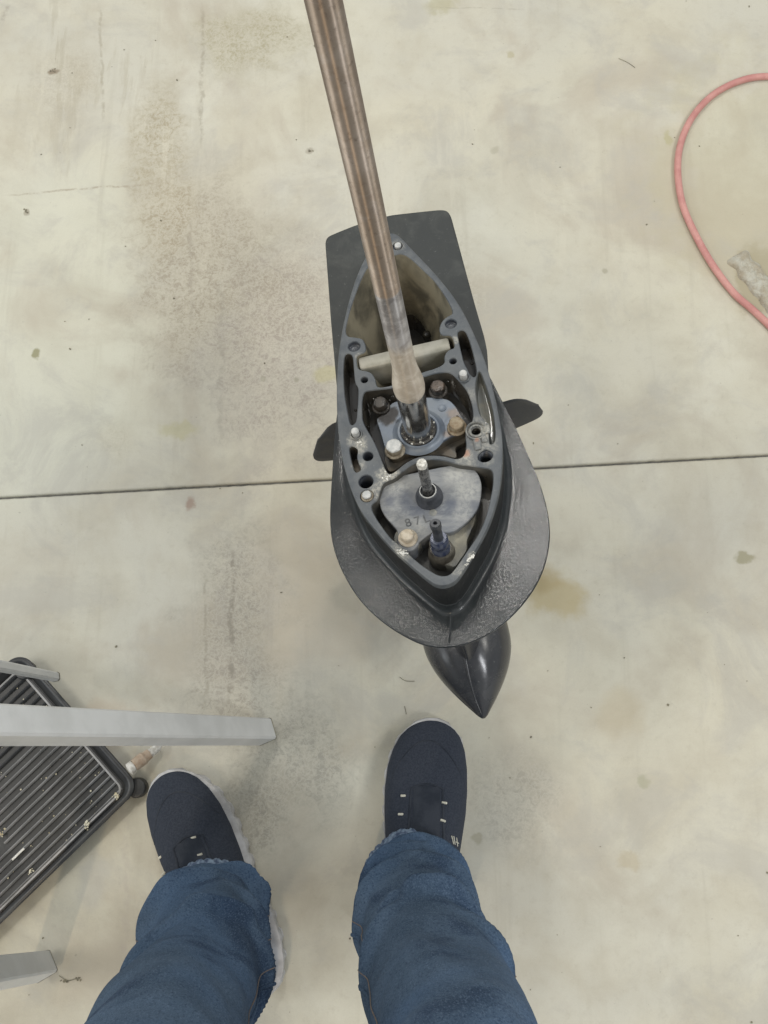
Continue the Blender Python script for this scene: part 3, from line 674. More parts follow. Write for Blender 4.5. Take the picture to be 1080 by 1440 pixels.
o = hexbolt(534, 565, -.002, .0095, .0069, 'bolt_black', 'bolt_black'); o['label'] = 'oil covered black bolt head'
o = hexbolt(615, 542, -.002, .0095, .0072, 'bolt_brown', 'bolt_black'); o['label'] = 'dark brown oily bolt head'
o = hexbolt(641.5, 594, -.001, .0095, .0074, 'bolt_rust', 'bolt_rust'); o['label'] = 'rusty bolt head'
o = hexbolt(553.5, 626, -.001, .0100, .0078, 'bolt_silver', 'bolt_side'); o['label'] = 'bright worn bolt head'
o = hexbolt(572, 751.5, .0005, .0085, .0062, 'bolt_cream', 'bolt_cream', flange_r=1.45); o['label'] = 'cream crusted bolt head'
hexbolt(515.5, 695, .0038, .0045, .0046, 'bolt_silver', 'bolt_side', flange_r=1.3)
u = U(559.5, 345, 0); part('dowel_pin', lathe([(.0036, -.003), (.0036, .0006), (.0030, .0013)], 28, (u[0], u[1], 0)), M['bolt_silver'])
for px, py, zt in [(652, 531.5, .0095), (501, 611.5, .0085)]:
    u = U(px, py, 0); part('dowel_pin', lathe([(.0038, -.003), (.0038, zt-.0010), (.0030, zt), (.0012, zt-.0003)], 28, (u[0], u[1], 0)), M['bolt_silver'])
    part('dowel_ring', lathe([(.0062, .0002), (.0060, .0014), (.0050, .0016), (.0045, .0004)], 28, (u[0], u[1], 0), cap1=False), M['flange'])
# zinc block lying across the aft chamber
A_, B_ = U(507, 511, -.004), U(629.5, 483, -.004); d = nrm(np.array([B_[0]-A_[0], B_[1]-A_[1], 0])); nx = nrm(np.array([d[1], -d[0], 0]));  nx = nx if nx[0] > 0 else -nx
hw = .0080; sec = []
for a_, z in [(-1, -.036), (-1.02, -.012), (-.98, -.0055), (-.8, -.0035), (-.3, -.0025), (.3, -.0025), (.75, -.0032), (.96, -.0050), (1.03, -.0085), (1.06, -.020), (1.04, -.036)]: sec.append((a_*hw, z))
Lb = np.linalg.norm((B_-A_)[:2]); rings = []
for s, k in [(-.0015, .9), (0, 1), (Lb*.25, 1), (Lb*.5, 1), (Lb*.75, 1), (Lb, 1), (Lb+.0015, .9)]:
    rings.append([np.array([A_[0], A_[1], 0])+d*s+nx*a_*k+np.array([0, 0, z*(1 if k == 1 else 1.0)-(0 if k == 1 else .001)]) for a_, z in sec])
v, f = loft(rings, True, True); part('anode_block', (v, f), M['anode'], ang=40)
# cover with the cast number
CV = [(535.5, 679), (546.7, 674.5), (564, 670), (585.6, 665.5), (606.7, 661), (623, 657.5), (638, 655.5), (652, 655.8), (662, 658), (670, 665), (675, 678), (675.3, 687), (674.4, 699), (671.5, 712), (665.6, 721.5), (656.7, 731),
      (645.6, 740.5), (636.7, 746), (629, 748), (620, 745.5), (612, 742), (606, 748), (600, 752), (595, 756), (589, 760), (586, 766), (580, 772), (572, 774), (563, 769), (559.5, 760), (561.5, 752), (560, 744), (553, 736.5), (542, 724), (536.5, 713), (534, 700), (534, 688)]
cv = offset(chaikin(ccw(UL(CV, -.008)), 2), .0012)
rings = [[(x, y, -.040) for x, y in offset(cv, -.0015)], [(x, y, -.0115) for x, y in offset(cv, -.0015)], [(x, y, -.0113) for x, y in cv], [(x, y, -.0090) for x, y in cv], [(x, y, -.0080) for x, y in offset(cv, -.0009)]]
part('shift_cover', loft(rings, False, True), M['cover'], ang=50)
u = U(609, 721, -.008); part('casting_mark', lathe([(.0034, -.0082), (.0034, -.0077), (.0028, -.0074)], 26, (u[0], u[1], 0)), M['pad'])
# lower platform
PD = [(629, 744), (645, 741), (658, 731), (672, 713), (668, 735), (662, 749), (656.5, 761), (658, 773), (649, 786), (640, 799), (633, 796), (618, 792), (606, 778), (602, 760), (612, 748)]
pd_ = chaikin(ccw(UL(PD, -.018)), 2)
part('platform', loft([[(x, y, -.042) for x, y in pd_], [(x, y, -.0190) for x, y in pd_], [(x, y, -.0180) for x, y in offset(pd_, -.0008)]], False, True), M['pad'], ang=50)
# lettering 8 7 L
def letters(txt, px, py, z, hgt, ang, gap):
    for i, ch in enumerate(txt):
        cu = bpy.data.curves.new('t', 'FONT'); cu.body = ch; cu.size = hgt; cu.extrude = .00022; cu.offset = -.00006; cu.bevel_depth = .00005; cu.align_x = 'CENTER'; cu.align_y = 'CENTER'
        to = bpy.data.objects.new('t', cu); C.objects.link(to); dg = bpy.context.evaluated_depsgraph_get(); me = bpy.data.meshes.new_from_object(to.evaluated_get(dg)); bpy.data.objects.remove(to)
        u = U(px+gap[i][0], py+gap[i][1], z); ca, sa = math.cos(ang), math.sin(ang)
        vs = []
        for q in me.vertices:
            rx, ux = q.co.x*ca-q.co.y*sa, q.co.x*sa+q.co.y*ca; vs.append((u[0]-ux, u[1]+rx, z+q.co.z))
        part('cast_letter', (vs, [tuple(p.vertices) for p in me.polygons]), M['letter'], ang=30)
letters('87L', 0, 0, -.0079, .0118, math.radians(12), [(574, 735.5), (587, 732.5), (599.5, 729.5)])
# shift rod in its rubber boot
u = U(604, 700, -.008); bx, by = u[0], u[1]
zb = zat(bx, by, 686)
part('shift_boot', lathe([(.0128, -.009), (.0126, -.004), (.0115, -.0015), (.0112, .0005), (.0098, .0022), (.0094, .0045), (.0080, .0062), (.0074, .0056), (.0070, .003), (.0040, .002)], 44, (bx, by, 0)), M['rubber'])
part('boot_ring', lathe([(.0080, .0058), (.0078, .0070), (.0070, .0070), (.0070, .0058)], 40, (bx, by, 0), cap1=False), M['bolt_silver'])
zt = zat(bx, by, 650); n = 80; rings = []
for z, m_ in [(.000, 1), (zt-.010, 1), (zt-.006, .97)]:
    rings.append([(bx+(.0043*m_+.00032*math.cos(14*2*math.pi*k/n))*math.cos(2*math.pi*k/n), by+(.0043*m_+.00032*math.cos(14*2*math.pi*k/n))*math.sin(2*math.pi*k/n), z) for k in range(n)])
part('shift_rod', loft(rings, True, True), M['spline'], ang=60)
v, f = lathe([(.0044, zt-.0065), (.0046, zt-.003), (.0040, zt-.0006), (.0026, zt), (.0008, zt-.0008)], 30, (bx, by, 0)); v = [np.array(q)+.0005*np.array([noise.noise(Vector(q)*700), noise.noise(Vector(q)*700+Vector((9, 0, 0))), 0]) for q in v]
part('rod_tip', (v, f), M['chalk'])
# water-pickup nipple on its boss
u = U(623, 784, -.030); nx_, ny_ = u[0], u[1]
zc = lambda py: zat(nx_, ny_, py)
part('nipple_boss', lathe([(.0128, -.042), (.0128, zc(779)), (.0122, zc(776)), (.0108, zc(772)), (.0100, zc(770)), (.0095, zc(771))], 44, (nx_, ny_, 0)), M['boss'])
part('nipple_collar', lathe([(.0088, zc(774)), (.0086, zc(768)), (.0076, zc(767)), (.0076, zc(764)), (.0082, zc(763)), (.0082, zc(759)), (.0072, zc(758)), (.0070, zc(756))], 40, (nx_, ny_, 0)), M['rubber_blue'])
part('nipple', lathe([(.0046, zc(764)), (.0042, zc(748)), (.0042, zc(742)), (.0050, zc(741)), (.0050, zc(737)), (.0040, zc(735.5)), (.0018, zc(735.5)), (.0016, zc(738))], 32, (nx_, ny_, 0)), M['rubber'])
# boss under the cover bolt
u = U(573, 757, -.014); part('bolt_boss', lathe([(.0135, -.042), (.0125, -.014), (.0118, -.0125), (.0100, -.0120)], 36, (u[0], u[1], 0)), M['pad'])
# glossy oil beads added to give the wet recesses small lamp glints
for px, py, z, rr in [(491, 505, -.012, .0016), (496, 503, -.012, .0013), (500, 577, -.012, .0015), (519, 557, -.012, .0013), (526, 561, -.010, .0018), (552, 557, -.011, .0016), (548, 563, -.011, .0012), (521, 567, -.014, .0014),
                      (518, 600, -.022, .0014), (524, 621, -.014, .0020), (630, 536, -.010, .0014), (657, 481, -.014, .0011), (664, 511, -.012, .0015), (643, 586, -.010, .0014), (681, 633.5, -.008, .0013), (688, 633, -.008, .0016),
                      (683, 670, -.016, .0013), (523, 738, -.020, .0011), (600, 470, -.080, .0050), (613, 473, -.080, .0020), (495, 482, -.004, .0011), (633, 448, -.004, .0012), (514, 536, -.008, .0012), (638, 510, -.008, .0012)]:
    u = U(px, py, z); part('oil_glint_bead', lathe([(rr, -rr*.3), (rr*.95, rr*.1), (rr*.75, rr*.42), (rr*.42, rr*.62), (rr*.1, rr*.68)], 16, u), M['drop'])
# crumbs of salt along the rim
vs = []
for cxp, cyp, n_, sp in [(566, 776, 26, 7), (662, 786, 34, 6), (680, 600, 16, 6), (507, 622, 10, 5), (587, 596, 14, 17), (545, 670, 14, 6)]:
    for i in range(n_):
        px, py = random.gauss(cxp, sp*.5), random.gauss(cyp, sp*.5)
        if (cxp, cyp) == (662, 786): t_ = random.gauss(0, .5); px, py = 661+7*t_+random.gauss(0, 1.2), 786-10*t_+random.gauss(0, 1.2)
        if (cxp, cyp) == (587, 596):
            aa = random.uniform(-.3, math.pi+.3); rr = random.uniform(.0138, .0172); x, y, z = rr*math.sin(aa)*1.0, rr*math.cos(aa), -.0073
        else:
            u = U(px, py, 0); x, y, z = u[0], u[1], .0002
        s_ = random.uniform(.0003, .0010); v, f = box((x, y, z), (s_*2, s_*1.4, s_), Matrix.Rotation(random.random()*6, 3, 'Z').to_euler().to_matrix() and np.array(Matrix.Rotation(random.random()*6, 3, 'Z'))); vs.append((v, f))
o = part('salt_crumbs', join(*vs), M['chalk']); o['kind'] = 'stuff'

# ------------------------------------------------------------------ ribbed tray
ta, tb = G(38, 918), G(203, 1106)                 # the short side in view
dS = nrm(tb-ta); LS = np.linalg.norm(tb-ta)
dl = nrm(G(0, 1302)-tb); dL = nrm(dl-dS*(dl@dS)); LL = .52
tr_c = (ta+tb)/2+dL*LL/2
tray = thing('drip_tray', 'black ribbed plastic tray with pale crumbs lying under the grey stand legs', 'tray', (float(tr_c[0]), float(tr_c[1]), 0))
Rt = np.array([dS, dL, np.cross(dS, dL)]).T       # local x across ribs, y along ribs
if Rt[2, 2] < 0: Rt[:, 0] *= -1; Rt[:, 2] *= -1
tray.rotation_euler = Matrix(Rt.tolist()).to_euler()
def rrect(hx, hy, r, z, n=10):
    out = []
    for sx_, sy_, a0 in [(1, 1, 0), (-1, 1, 90), (-1, -1, 180), (1, -1, 270)]:
        for k in range(n+1):
            a_ = math.radians(a0+90*k/n); out.append((sx_*(hx-r)+r*math.cos(a_), sy_*(hy-r)+r*math.sin(a_), z))
    return out
hx, hy = LS/2, LL/2
rings = [rrect(hx-.016, hy-.016, .02, .001), rrect(hx-.004, hy-.004, .022, .006), rrect(hx-.001, hy-.001, .024, .020), rrect(hx+.001, hy+.001, .024, .0205), rrect(hx+.001, hy+.001, .024, .0235), rrect(hx-.001, hy-.001, .023, .025), rrect(hx-.004, hy-.004, .020, .0252),
         rrect(hx-.0065, hy-.0065, .018, .0235), rrect(hx-.010, hy-.013, .016, .013), rrect(hx-.0125, hy-.017, .014, .0085)]
v, f = loft(rings, True, True); obj('tray_body', v, f, M['tray'], tray, ang=45)
pitch = .0122; nrib = int((2*hx-.030)/pitch); x0 = -(nrib-1)*pitch/2
ribm = {}
def ribmesh(l0, l1, wd, hgt, mat):
    v, f = loft([[(-wd/2, y, 0), (-wd/2*.8, y, hgt*.7), (0, y, hgt), (wd/2*.8, y, hgt*.7), (wd/2, y, 0)] for y in np.linspace(l0, l1, 12)], True, True, closed=False); return v, f
yend = -(hy-.024)
flip = 1 if (Rt[:, 0]@dS) > 0 else -1
for i in range(nrib+1):
    x = x0+pitch*(i-.5); gx = x*flip
    inner = (-hx*.42 < gx < hx*.42)
    segs = [(-hy+.022, -hy+.19)] if inner else [(-hy+.022, hy-.022)]
    if inner: segs.append((hy-.19, hy-.022))
    for l0, l1 in segs:
        v, f = ribmesh(l0, l1, .0034, .0058, None)
        o = obj('rib', v, f, M['tray_rib'] if gx > -hx*.15 else M['tray_rib_dark'], tray, loc=(x, 0, .0083))
rings = [rrect(hx-.0125, hy-.019, .014, .0084), rrect(hx-.0140, hy-.0205, .013, .0140), rrect(hx-.0165, hy-.0230, .011, .0140), rrect(hx-.018, hy-.0245, .010, .0084)]
v, f = loft(rings); obj('border_ridge', v, f, M['tray_rib'], tray, ang=45)
for sx_, sy_ in ((1, -1), (-1, -1), (1, 1), (-1, 1)):
    v, f = lathe([(.0135, 0), (.0140, .003), (.0140, .015), (.0125, .0175), (.0100, .0180)], 36, (sx_*(hx-(.004 if sx_*flip > 0 else .022)), sy_*(hy-(.006 if sx_*flip > 0 else .016)), 0)); obj('foot_lug', v, f, M['tray'], tray)
vs = []; rnd = random.Random(3)
for i in range(150):
    s_ = abs(rnd.gauss(0, .0004))+.0003; x, y = rnd.uniform(-hx+.02, hx-.02), -hy+.02+abs(rnd.gauss(0, .13))
    v, f = box((x, y, .0095+s_), (s_*2, s_*rnd.uniform(1, 2.4), s_), np.array(Matrix.Rotation(rnd.random()*6, 3, 'Z'))); vs.append((v, f))
for (px, py, n_, ss) in [(165, 1118, 12, .0016), (3, 1172, 14, .0016), (123, 1162, 8, .0022), (45, 1225, 12, .0012)]:
    g = Rt.T@(G(px, py, .012)-np.array([tr_c[0], tr_c[1], 0]))
    for i in range(n_):
        s_ = ss*rnd.uniform(.5, 1.2); v, f = box((g[0]+rnd.gauss(0, ss*1.3), g[1]+rnd.gauss(0, ss*1.8), .0145+s_*.4), (s_*1.6, s_*1.2, s_), np.array(Matrix.Rotation(rnd.random()*6, 3, 'Z')), s_*.2); vs.append((v, f))
v, f = join(*vs); o = obj('crumbs', v, f, M['crumb'], tray); o['kind'] = 'stuff'
g = Rt.T@(G(26, 1201, .015)-np.array([tr_c[0], tr_c[1], 0])); v, f = box((g[0], g[1], .0160), (.003, .022, .0016), bev=.0005); obj('pale_sliver', v, f, M['fit_white'], tray)
# small taped fitting leaning on the tray corner
p0, p1 = G(184, 1080, .032), G(226, 1048, .012)
ft = thing('hose_fitting', 'small brown and white cylindrical fitting resting on the tray corner', 'fitting', tuple(p0))
ax = nrm(p1-p0); Lf = np.linalg.norm(p1-p0)
def fpart(n_, pr_, m_):
    v, f = lathe(pr_, 28, (0, 0, 0), ax, True, True); v = [np.array(q)+.0006*np.array([noise.noise(Vector(q)*160), noise.noise(Vector(q)*160+Vector((7, 0, 0))), noise.noise(Vector(q)*160+Vector((0, 7, 0)))]) for q in v]; obj(n_, v, f, m_, ft)
fpart('end_cap', [(.0060, -.004), (.0086, -.003), (.0088, .004), (.0076, .005)], M['fit_white'])
fpart('sleeve', [(.0076, .005), (.0090, .006), (.0092, Lf*.42), (.0078, Lf*.45), (.0076, Lf*.50), (.0074, Lf*.62), (.0060, Lf*.63)], M['fit_brown'])
fpart('threaded_end', [(.0058, Lf*.62), (.0066, Lf*.66), (.0058, Lf*.71), (.0066, Lf*.76), (.0058, Lf*.81), (.0062, Lf*.88), (.0040, Lf*.96), (.0025, Lf)], M['fit_white'])

# ------------------------------------------------------------------ grey stand (legs of a low work stand)
st0 = G(366, 1030)
stand = thing('work_stand', 'light grey square tube stand whose legs slope down beside the left shoe', 'stand', tuple(st0))
def sqtube(p0, p1, s0, s1, up, name, mat, capm=True):
    p0, p1 = np.array(p0, float), np.array(p1, float); a_ = nrm(p1-p0); w_ = CAM-(p0+p1)/2; w_ = nrm(w_-a_*(w_@a_)); z = np.array(Matrix.Rotation(up, 3, Vector(a_)))@w_; y = np.cross(a_, z)
    def rg(p, s, e=0): return [p+y*sy_*(s/2-c1)+z*sz_*(s/2-c2) for sy_, sz_, c1, c2 in [(1, 1, 0, .0025), (1, 1, .0025, 0), (-1, 1, .0025, 0), (-1, 1, 0, .0025), (-1, -1, 0, .0025), (-1, -1, .0025, 0), (1, -1, .0025, 0), (1, -1, 0, .0025)]]
    v, f = loft([[q-st0 for q in rg(p0, s0)], [q-st0 for q in rg(p1, s1)]], True, True)
    o = obj(name, v, f, mat, stand)
    if capm:
        e = nrm(p0-p1)
        v, f = loft([[q-st0 for q in rg(p0+e*-.001, s0+.0012)], [q-st0 for q in rg(p0+e*.0012, s0+.0012)]], True, True); obj('end_cap', v, f, M['stand_cap'], stand)
# first leg: foot at (374,1029), at the frame edge it has widened to 51 px
TURN = math.radians(22)
sqtube(G(372, 1029, .017), G(-60, 1018, .565), .031, .031, TURN, 'leg', M['stand'])
sqtube(G(60, 1359, .017), G(-210, 1400, .565), .031, .031, TURN, 'leg', M['stand'])
sqtube(G(78, 952, .060), G(-160, 905, .40), .012, .015, TURN, 'brace', M['stand'])
a_, b_ = G(-60, 1000, .58), G(-250, 1430, .58); mid = (a_+b_)/2
v, f = box(mid-st0+np.array([-.14, 0, 0]), (.36, .50, .022), bev=.004); obj('top_board', v, f, M['stand'], stand)

# ------------------------------------------------------------------ hose
hp = [(1190, 150), (1130, 112), (1080, 107.5), (1043, 113), (1006, 131), (977, 160), (959, 196), (953, 236), (959, 284), (976, 326), (1001, 371), (1031, 411), (1060, 437), (1085, 461), (1140, 520), (1240, 600), (1400, 640)]
pts = spline([G(x, y, .0054) for x, y in hp], 12); hb = np.array(pts[len(pts)//2])
v, f = tube([np.array(p)-hb for p in pts], .0056, 20); o = obj('air_hose', v, f, M['hose']); o.location = tuple(hb); tag(o, 'thin red rubber hose looping across the bare concrete', 'hose')
# crusted plaster patch at the right edge
vs = []
g0 = G(1066, 398); dd = nrm(G(1090, 425)-G(1045, 368)); nn2 = np.array([-dd[1], dd[0], 0])
rows = []
for i in range(41):
    u_ = -1+2*i/40; row = []
    for j in range(25):
        w_ = -1+2*j/24; p = g0+dd*u_*.06+nn2*w_*(.019*(1+.3*noise.noise(Vector((u_*4, 3, 0)))))
        edge = max(0, 1-abs(u_)**4)*max(0, 1-abs(w_)**3); h_ = (.0125*edge**.7)*(1+.35*noise.noise(Vector(p)*160)); row.append(tuple(p-g0+np.array([0, 0, h_-.0012])))
    rows.append(row)
v, f = loft(rows, closed=False); o = obj('plaster_lump', v, f, M['crust'], ang=60); o.location = tuple(g0); tag(o, 'flat whitish crust stuck to the floor inside the bend of the red hose', 'dried plaster')

# bits of dry grass and grit on the slab
vs = []; rnd = random.Random(5)
for (x0_, y0_, x1_, y1_) in [(562, 952, 583, 958), (569, 993, 571, 1004), (83, 1372, 108, 1376), (870, 82, 893, 95)]:
    a_, b_ = G(x0_, y0_, .0012), G(x1_, y1_, .0012); m_ = (a_+b_)/2+np.array([rnd.gauss(0, .002), rnd.gauss(0, .002), 0]); vs.append(tube(spline([a_, m_, b_], 4), .0004, 6))
for i in range(120):
    px, py = rnd.uniform(0, 1080), rnd.uniform(0, 1440); g = G(px, py, .0005); s_ = abs(rnd.gauss(0, .0006))+.0003
    vs.append(box(g, (s_*2, s_*rnd.uniform(.7, 2), s_), np.array(Matrix.Rotation(rnd.random()*6, 3, 'Z'))))
for (px, py, n_) in [(92, 1380, 8), (110, 1377, 7), (75, 100, 6), (435, 213, 6), (37, 297, 5)]:
    for i in range(n_):
        g = G(px+rnd.gauss(0, 2.5), py+rnd.gauss(0, 1.6), .0008); s_ = rnd.uniform(.0006, .0014); vs.append(box(g, (s_*2, s_, s_), np.array(Matrix.Rotation(rnd.random()*6, 3, 'Z'))))
v, f = join(*vs); o = obj('floor_grit', v, f, M['straw']); o['kind'] = 'stuff'; o['label'] = 'dry grass bits and grit scattered on the concrete'; o['category'] = 'debris'

# ------------------------------------------------------------------ person: shoes and jeans
def legrings(spec):                               # (height, centre px, centre py, half width px)
    out = []
    for h, px, py, hw in spec: out.append((h, G(px, py, h), hw*mpp(px, py, h)))
    return out
pr0 = G(440, 1240)
person = thing('person', 'person in blue jeans and dark shoes standing over the gearcase, seen from above', 'person', tuple(pr0))
def pobj(name, vf, mat, parent=person, **k):
    v = [np.array(q)-(pr0 if parent is person else 0) for q in vf[0]]; return obj(name, v, vf[1], mat, parent, **k)
def interp(xs, ys, x): return float(np.interp(x, xs, ys))
def shoe(toe_px, heel_px, hand, W=.057, ex=(0, 0)):
    T, Hh = G(*toe_px), G(*heel_px); d = nrm(T-Hh); L_ = np.linalg.norm(T-Hh); n_ = np.array([-d[1], d[0], 0])  # n_ points to the wearer's left
    sh = bpy.data.objects.new('shoe', None)
    ss = np.array([0, .015, .04, .08, .14, .22, .32, .42, .52, .62, .72, .82, .90, .95, .98, 1.0])   # from toe
    hwid = np.array([.10, .34, .56, .74, .88, .97, 1.0, .98, .92, .86, .82, .80, .74, .62, .42, .12])*W
    bend = np.array([.10, .09, .08, .06, .03, 0, -.02, -.03, -.05, -.07, -.06, -.03, 0, 0, 0, 0])*W*hand
    uph = np.array([.030, .034, .040, .047, .055, .062, .070, .082, .096, .104, .106, .106, .104, .098, .085, .06])
    def at(s, lat, z): return Hh+d*L_*(1-s)+n_*lat+np.array([0, 0, z])
    S_ = np.linspace(0, 1, 70)**1.15; S_[-1] = 1; S_ = np.concatenate([[0], np.linspace(.004, 1, 69)])
    W_ = [interp(ss, hwid, s) for s in S_]; Bn = [interp(ss, bend, s) for s in S_]
    # sole
    def outline(off, z, wave=0):
        left = [(s, W_[i]+off, Bn[i]) for i, s in enumerate(S_)]
        P = []
        for i, (s, w_, b_) in enumerate(left): P.append(at(s-(off*1.0/L_ if i < 3 else (-off/L_ if i > 66 else 0)), b_+w_+ex[0]*min(1, s*5)*(1+.8*(s > .55)*math.sin((s-.55)/.45*math.pi))+wave*.0018*math.copysign(1, math.sin(i*1.15)), z))
        for i, (s, w_, b_) in reversed(list(enumerate(left))): P.append(at(s-(off*1.0/L_ if i < 3 else (-off/L_ if i > 66 else 0)), b_-w_-ex[1]*min(1, s*5)*(1+.8*(s > .55)*math.sin(max(0, s-.55)/.45*math.pi))-wave*.0018*math.copysign(1, math.sin(i*1.15)), z))
        return P
    sole = loft([outline(-.002, .000), outline(-.0005, .002, 1), outline(.0014, .012, 1), outline(.0002, .0135), outline(.0022, .020, .8), outline(.0018, .027, .8), outline(.0012, .0315), outline(-.004, .032)], True, True)
    so = pobj('shoe_sole', sole, M['sole'], ang=40)
    # upper
    rings = []
    for i, s in enumerate(S_):
        w_ = W_[i]*1.0+.0008; hh = interp(ss, uph, s); row = []
        for k in range(33):
            a_ = math.pi*k/32; ex = .72 if s < .35 else .8
            lat = Bn[i]+w_*math.copysign(abs(math.cos(a_))**ex, math.cos(a_)); z = .026+(hh-.026)*abs(math.sin(a_))**(.8)
            row.append(at(s, lat, z))
        rings.append(row)
    up = pobj('shoe_upper', loft(rings, True, True, closed=False), M['shoe'], ang=60)
    return at, interp, (ss, hwid, bend, uph), L_
def surf(at, prm, s, lat):                         # point on the upper
    ss, hwid, bend, uph = prm; w_ = interp(ss, hwid, s)+.0008; b_ = interp(ss, bend, s); hh = interp(ss, uph, s); c_ = min(1, abs((lat-b_)/w_)); ca = c_**(1/.76); sa = math.sqrt(max(0, 1-ca*ca))
    return at(s, lat, .026+(hh-.026)*sa**.8)
def shoedetail(at, prm, hand):
    # toe rand, tongue and lace stubs
    ss = prm[0]
    rows = []
    for s in np.linspace(.30, .62, 16):
        rows.append([surf(at, prm, s, l)+np.array([0, 0, .0022*(1-(l/.020)**2)]) for l in np.linspace(-.018, .018, 11)])
    pobj('tongue', loft(rows, closed=False), M['shoe_dark'])
    for sgn in (-1, 1):
        pobj('facing', tube([surf(at, prm, s, sgn*(.021+.010*(s-.3)))+np.array([0, 0, -.0004]) for s in np.linspace(.31, .66, 16)], .0017, 8), M['shoe_dark'])
    arc = [surf(at, prm, .31-.02*math.cos(x*math.pi/2), x*.021)+np.array([0, 0, -.0004]) for x in np.linspace(-1, 1, 12)]
    pobj('facing', tube(arc, .0015, 8), M['shoe_dark'])
    arc = []
    for x in np.linspace(-1, 1, 21): arc.append(surf(at, prm, .10+.16*abs(x)**2, x*.048)+np.array([0, 0, -.0006]))
    pobj('toe_seam', tube(arc, .0014, 8), M['shoe_dark'])
def lacebit(px, py, h, ang, ln=.0075):
    g = G(px, py, h); R_ = np.array(Matrix.Rotation(ang, 3, 'Z')); v, f = box(g, (ln, .0032, .0026), R_, .0010); pobj('eyelet', (v, f), M['eyelet'])
atR, _, prR, LR = shoe((602, 1012), (595, 1330), -1, .0565, (.0005, -.002)); shoedetail(atR, prR, -1)
atL, _, prL, LL_ = shoe((243, 1084), (368, 1400), 1, .0525, (-.003, .0075)); shoedetail(atL, prL, 1)
def on_shoe(at, prm, px, py):
    best = None
    for h in np.linspace(.11, .03, 161):
        g = G(px, py, h); T0 = at(0, 0, 0); H0 = at(1, 0, 0); d = nrm(T0-H0); L_ = np.linalg.norm(T0-H0); n_ = np.array([-d[1], d[0], 0]); s = 1-((g-H0)@d)/L_; lat = (g-H0)@n_
        if not 0 <= s <= 1: continue
        q = surf(at, prm, s, lat)
        if q[2] >= h: return h
    return .07
for at_, pr_, px, py, an in [(atR, prR, 567, 1119, 0), (atR, prR, 563.5, 1145, 0), (atR, prR, 625, 1129, -.15), (atR, prR, 623, 1154, -.3), (atL, prL, 272, 1178, .3), (atL, prL, 226, 1205, .6), (atL, prL, 229.5, 1229, .9), (atL, prL, 281, 1202, .3)]:
    lacebit(px, py, on_shoe(at_, pr_, px, py)+.0008, an)
for (x0_, y0_, x1_, y1_) in [(635, 1175, 638, 1187), (638, 1176, 640, 1188), (642, 1178, 643.5, 1190), (641, 1184, 645, 1186)]:
    q = [G(x, y, on_shoe(atR, prR, x, y)+.0006) for x, y in [(x0_, y0_), ((x0_+x1_)/2, (y0_+y1_)/2), (x1_, y1_)]]; pobj('side_logo', tube(q, .0007, 6), M['eyelet'])
# jeans
NRG = 120
def jeansleg(spec, hem, side, seed, creases):
    R_ = legrings(spec); hs = [r[0] for r in R_]; cs = np.array([r[1] for r in R_]); ws = [r[2] for r in R_]
    zs = np.concatenate([np.linspace(0, .25, 90), np.linspace(.25, .62, 90)[1:], np.linspace(.62, .90, 12)[1:]])
    rings = []
    for zi, t_ in enumerate(zs):
        row = []
        for k in range(NRG):
            th = 2*math.pi*k/NRG; c_, s_ = math.cos(th), math.sin(th)
            # hem is higher over the instep (front) than at the heel
            zb = hem[0]+(hem[1]-hem[0])*(.5+.5*s_)**.8+hem[2]*c_
            z = zb+(t_)*(1-zb/.9) if t_ < .9 else t_
            cx = np.array([np.interp(z, hs, cs[:, i]) for i in range(2)]); w_ = np.interp(z, hs, ws)
            dp = 1.06 if z < .3 else 1.06
            # folds
            f_ = 0
            near = math.exp(-(t_/.10)**2)
            f_ += .0020*near*min(1, t_/.03)*math.sin(t_*60+2.2*math.sin(th+seed)+1.2*math.sin(2*th+seed*2)+seed)*(.4+.6*math.cos(th*1.0+seed*2))
            f_ += .0075*min(1, .3+t_/.05)*noise.noise(Vector((c_*1.2+seed, s_*1.2, t_*6)))
            f_ += .0034*min(1, .3+t_/.05)*noise.noise(Vector((c_*2.2+seed*3, s_*2.2+t_*9, t_*15)))
            for t0_, th0, sl, wd_, sp_, am in creases:
                dth = (th-th0+math.pi) % (2*math.pi)-math.pi; q_ = (t_-t0_-sl*dth+.012*noise.noise(Vector((dth*1.5, t0_*40, seed))))/wd_
                f_ += 2.9*am*(math.exp(-q_*q_)-.8*math.exp(-((q_+1.1)*1.5)**2))*math.exp(-(dth/sp_)**2)
            flare = .004*math.exp(-(t_/.02)**2)
            r_ = w_*(1+0)+f_+flare
            row.append(np.array([cx[0]+r_*c_, cx[1]+r_*s_*dp, z+.25*f_]))
        rings.append(row)
    return rings
SR = [(.02, 583, 1250, 66), (.09, 583, 1254, 69), (.14, 586, 1272, 74), (.20, 588, 1300, 80), (.27, 596, 1330, 87), (.35, 606, 1374, 92), (.43, 622, 1418, 98), (.50, 638, 1458, 108), (.60, 658, 1525, 122), (.75, 600, 1800, 240), (.90, 560, 2150, 400)]
SL = [(.02, 297, 1288, 64), (.09, 296, 1294, 68), (.14, 292, 1310, 74), (.20, 286, 1332, 80), (.27, 280, 1362, 85), (.35, 271, 1402, 91), (.43, 252, 1445, 103), (.50, 234, 1485, 115), (.60, 212, 1550, 135), (.75, 130, 1800, 240), (.90, -20, 2150, 400)]
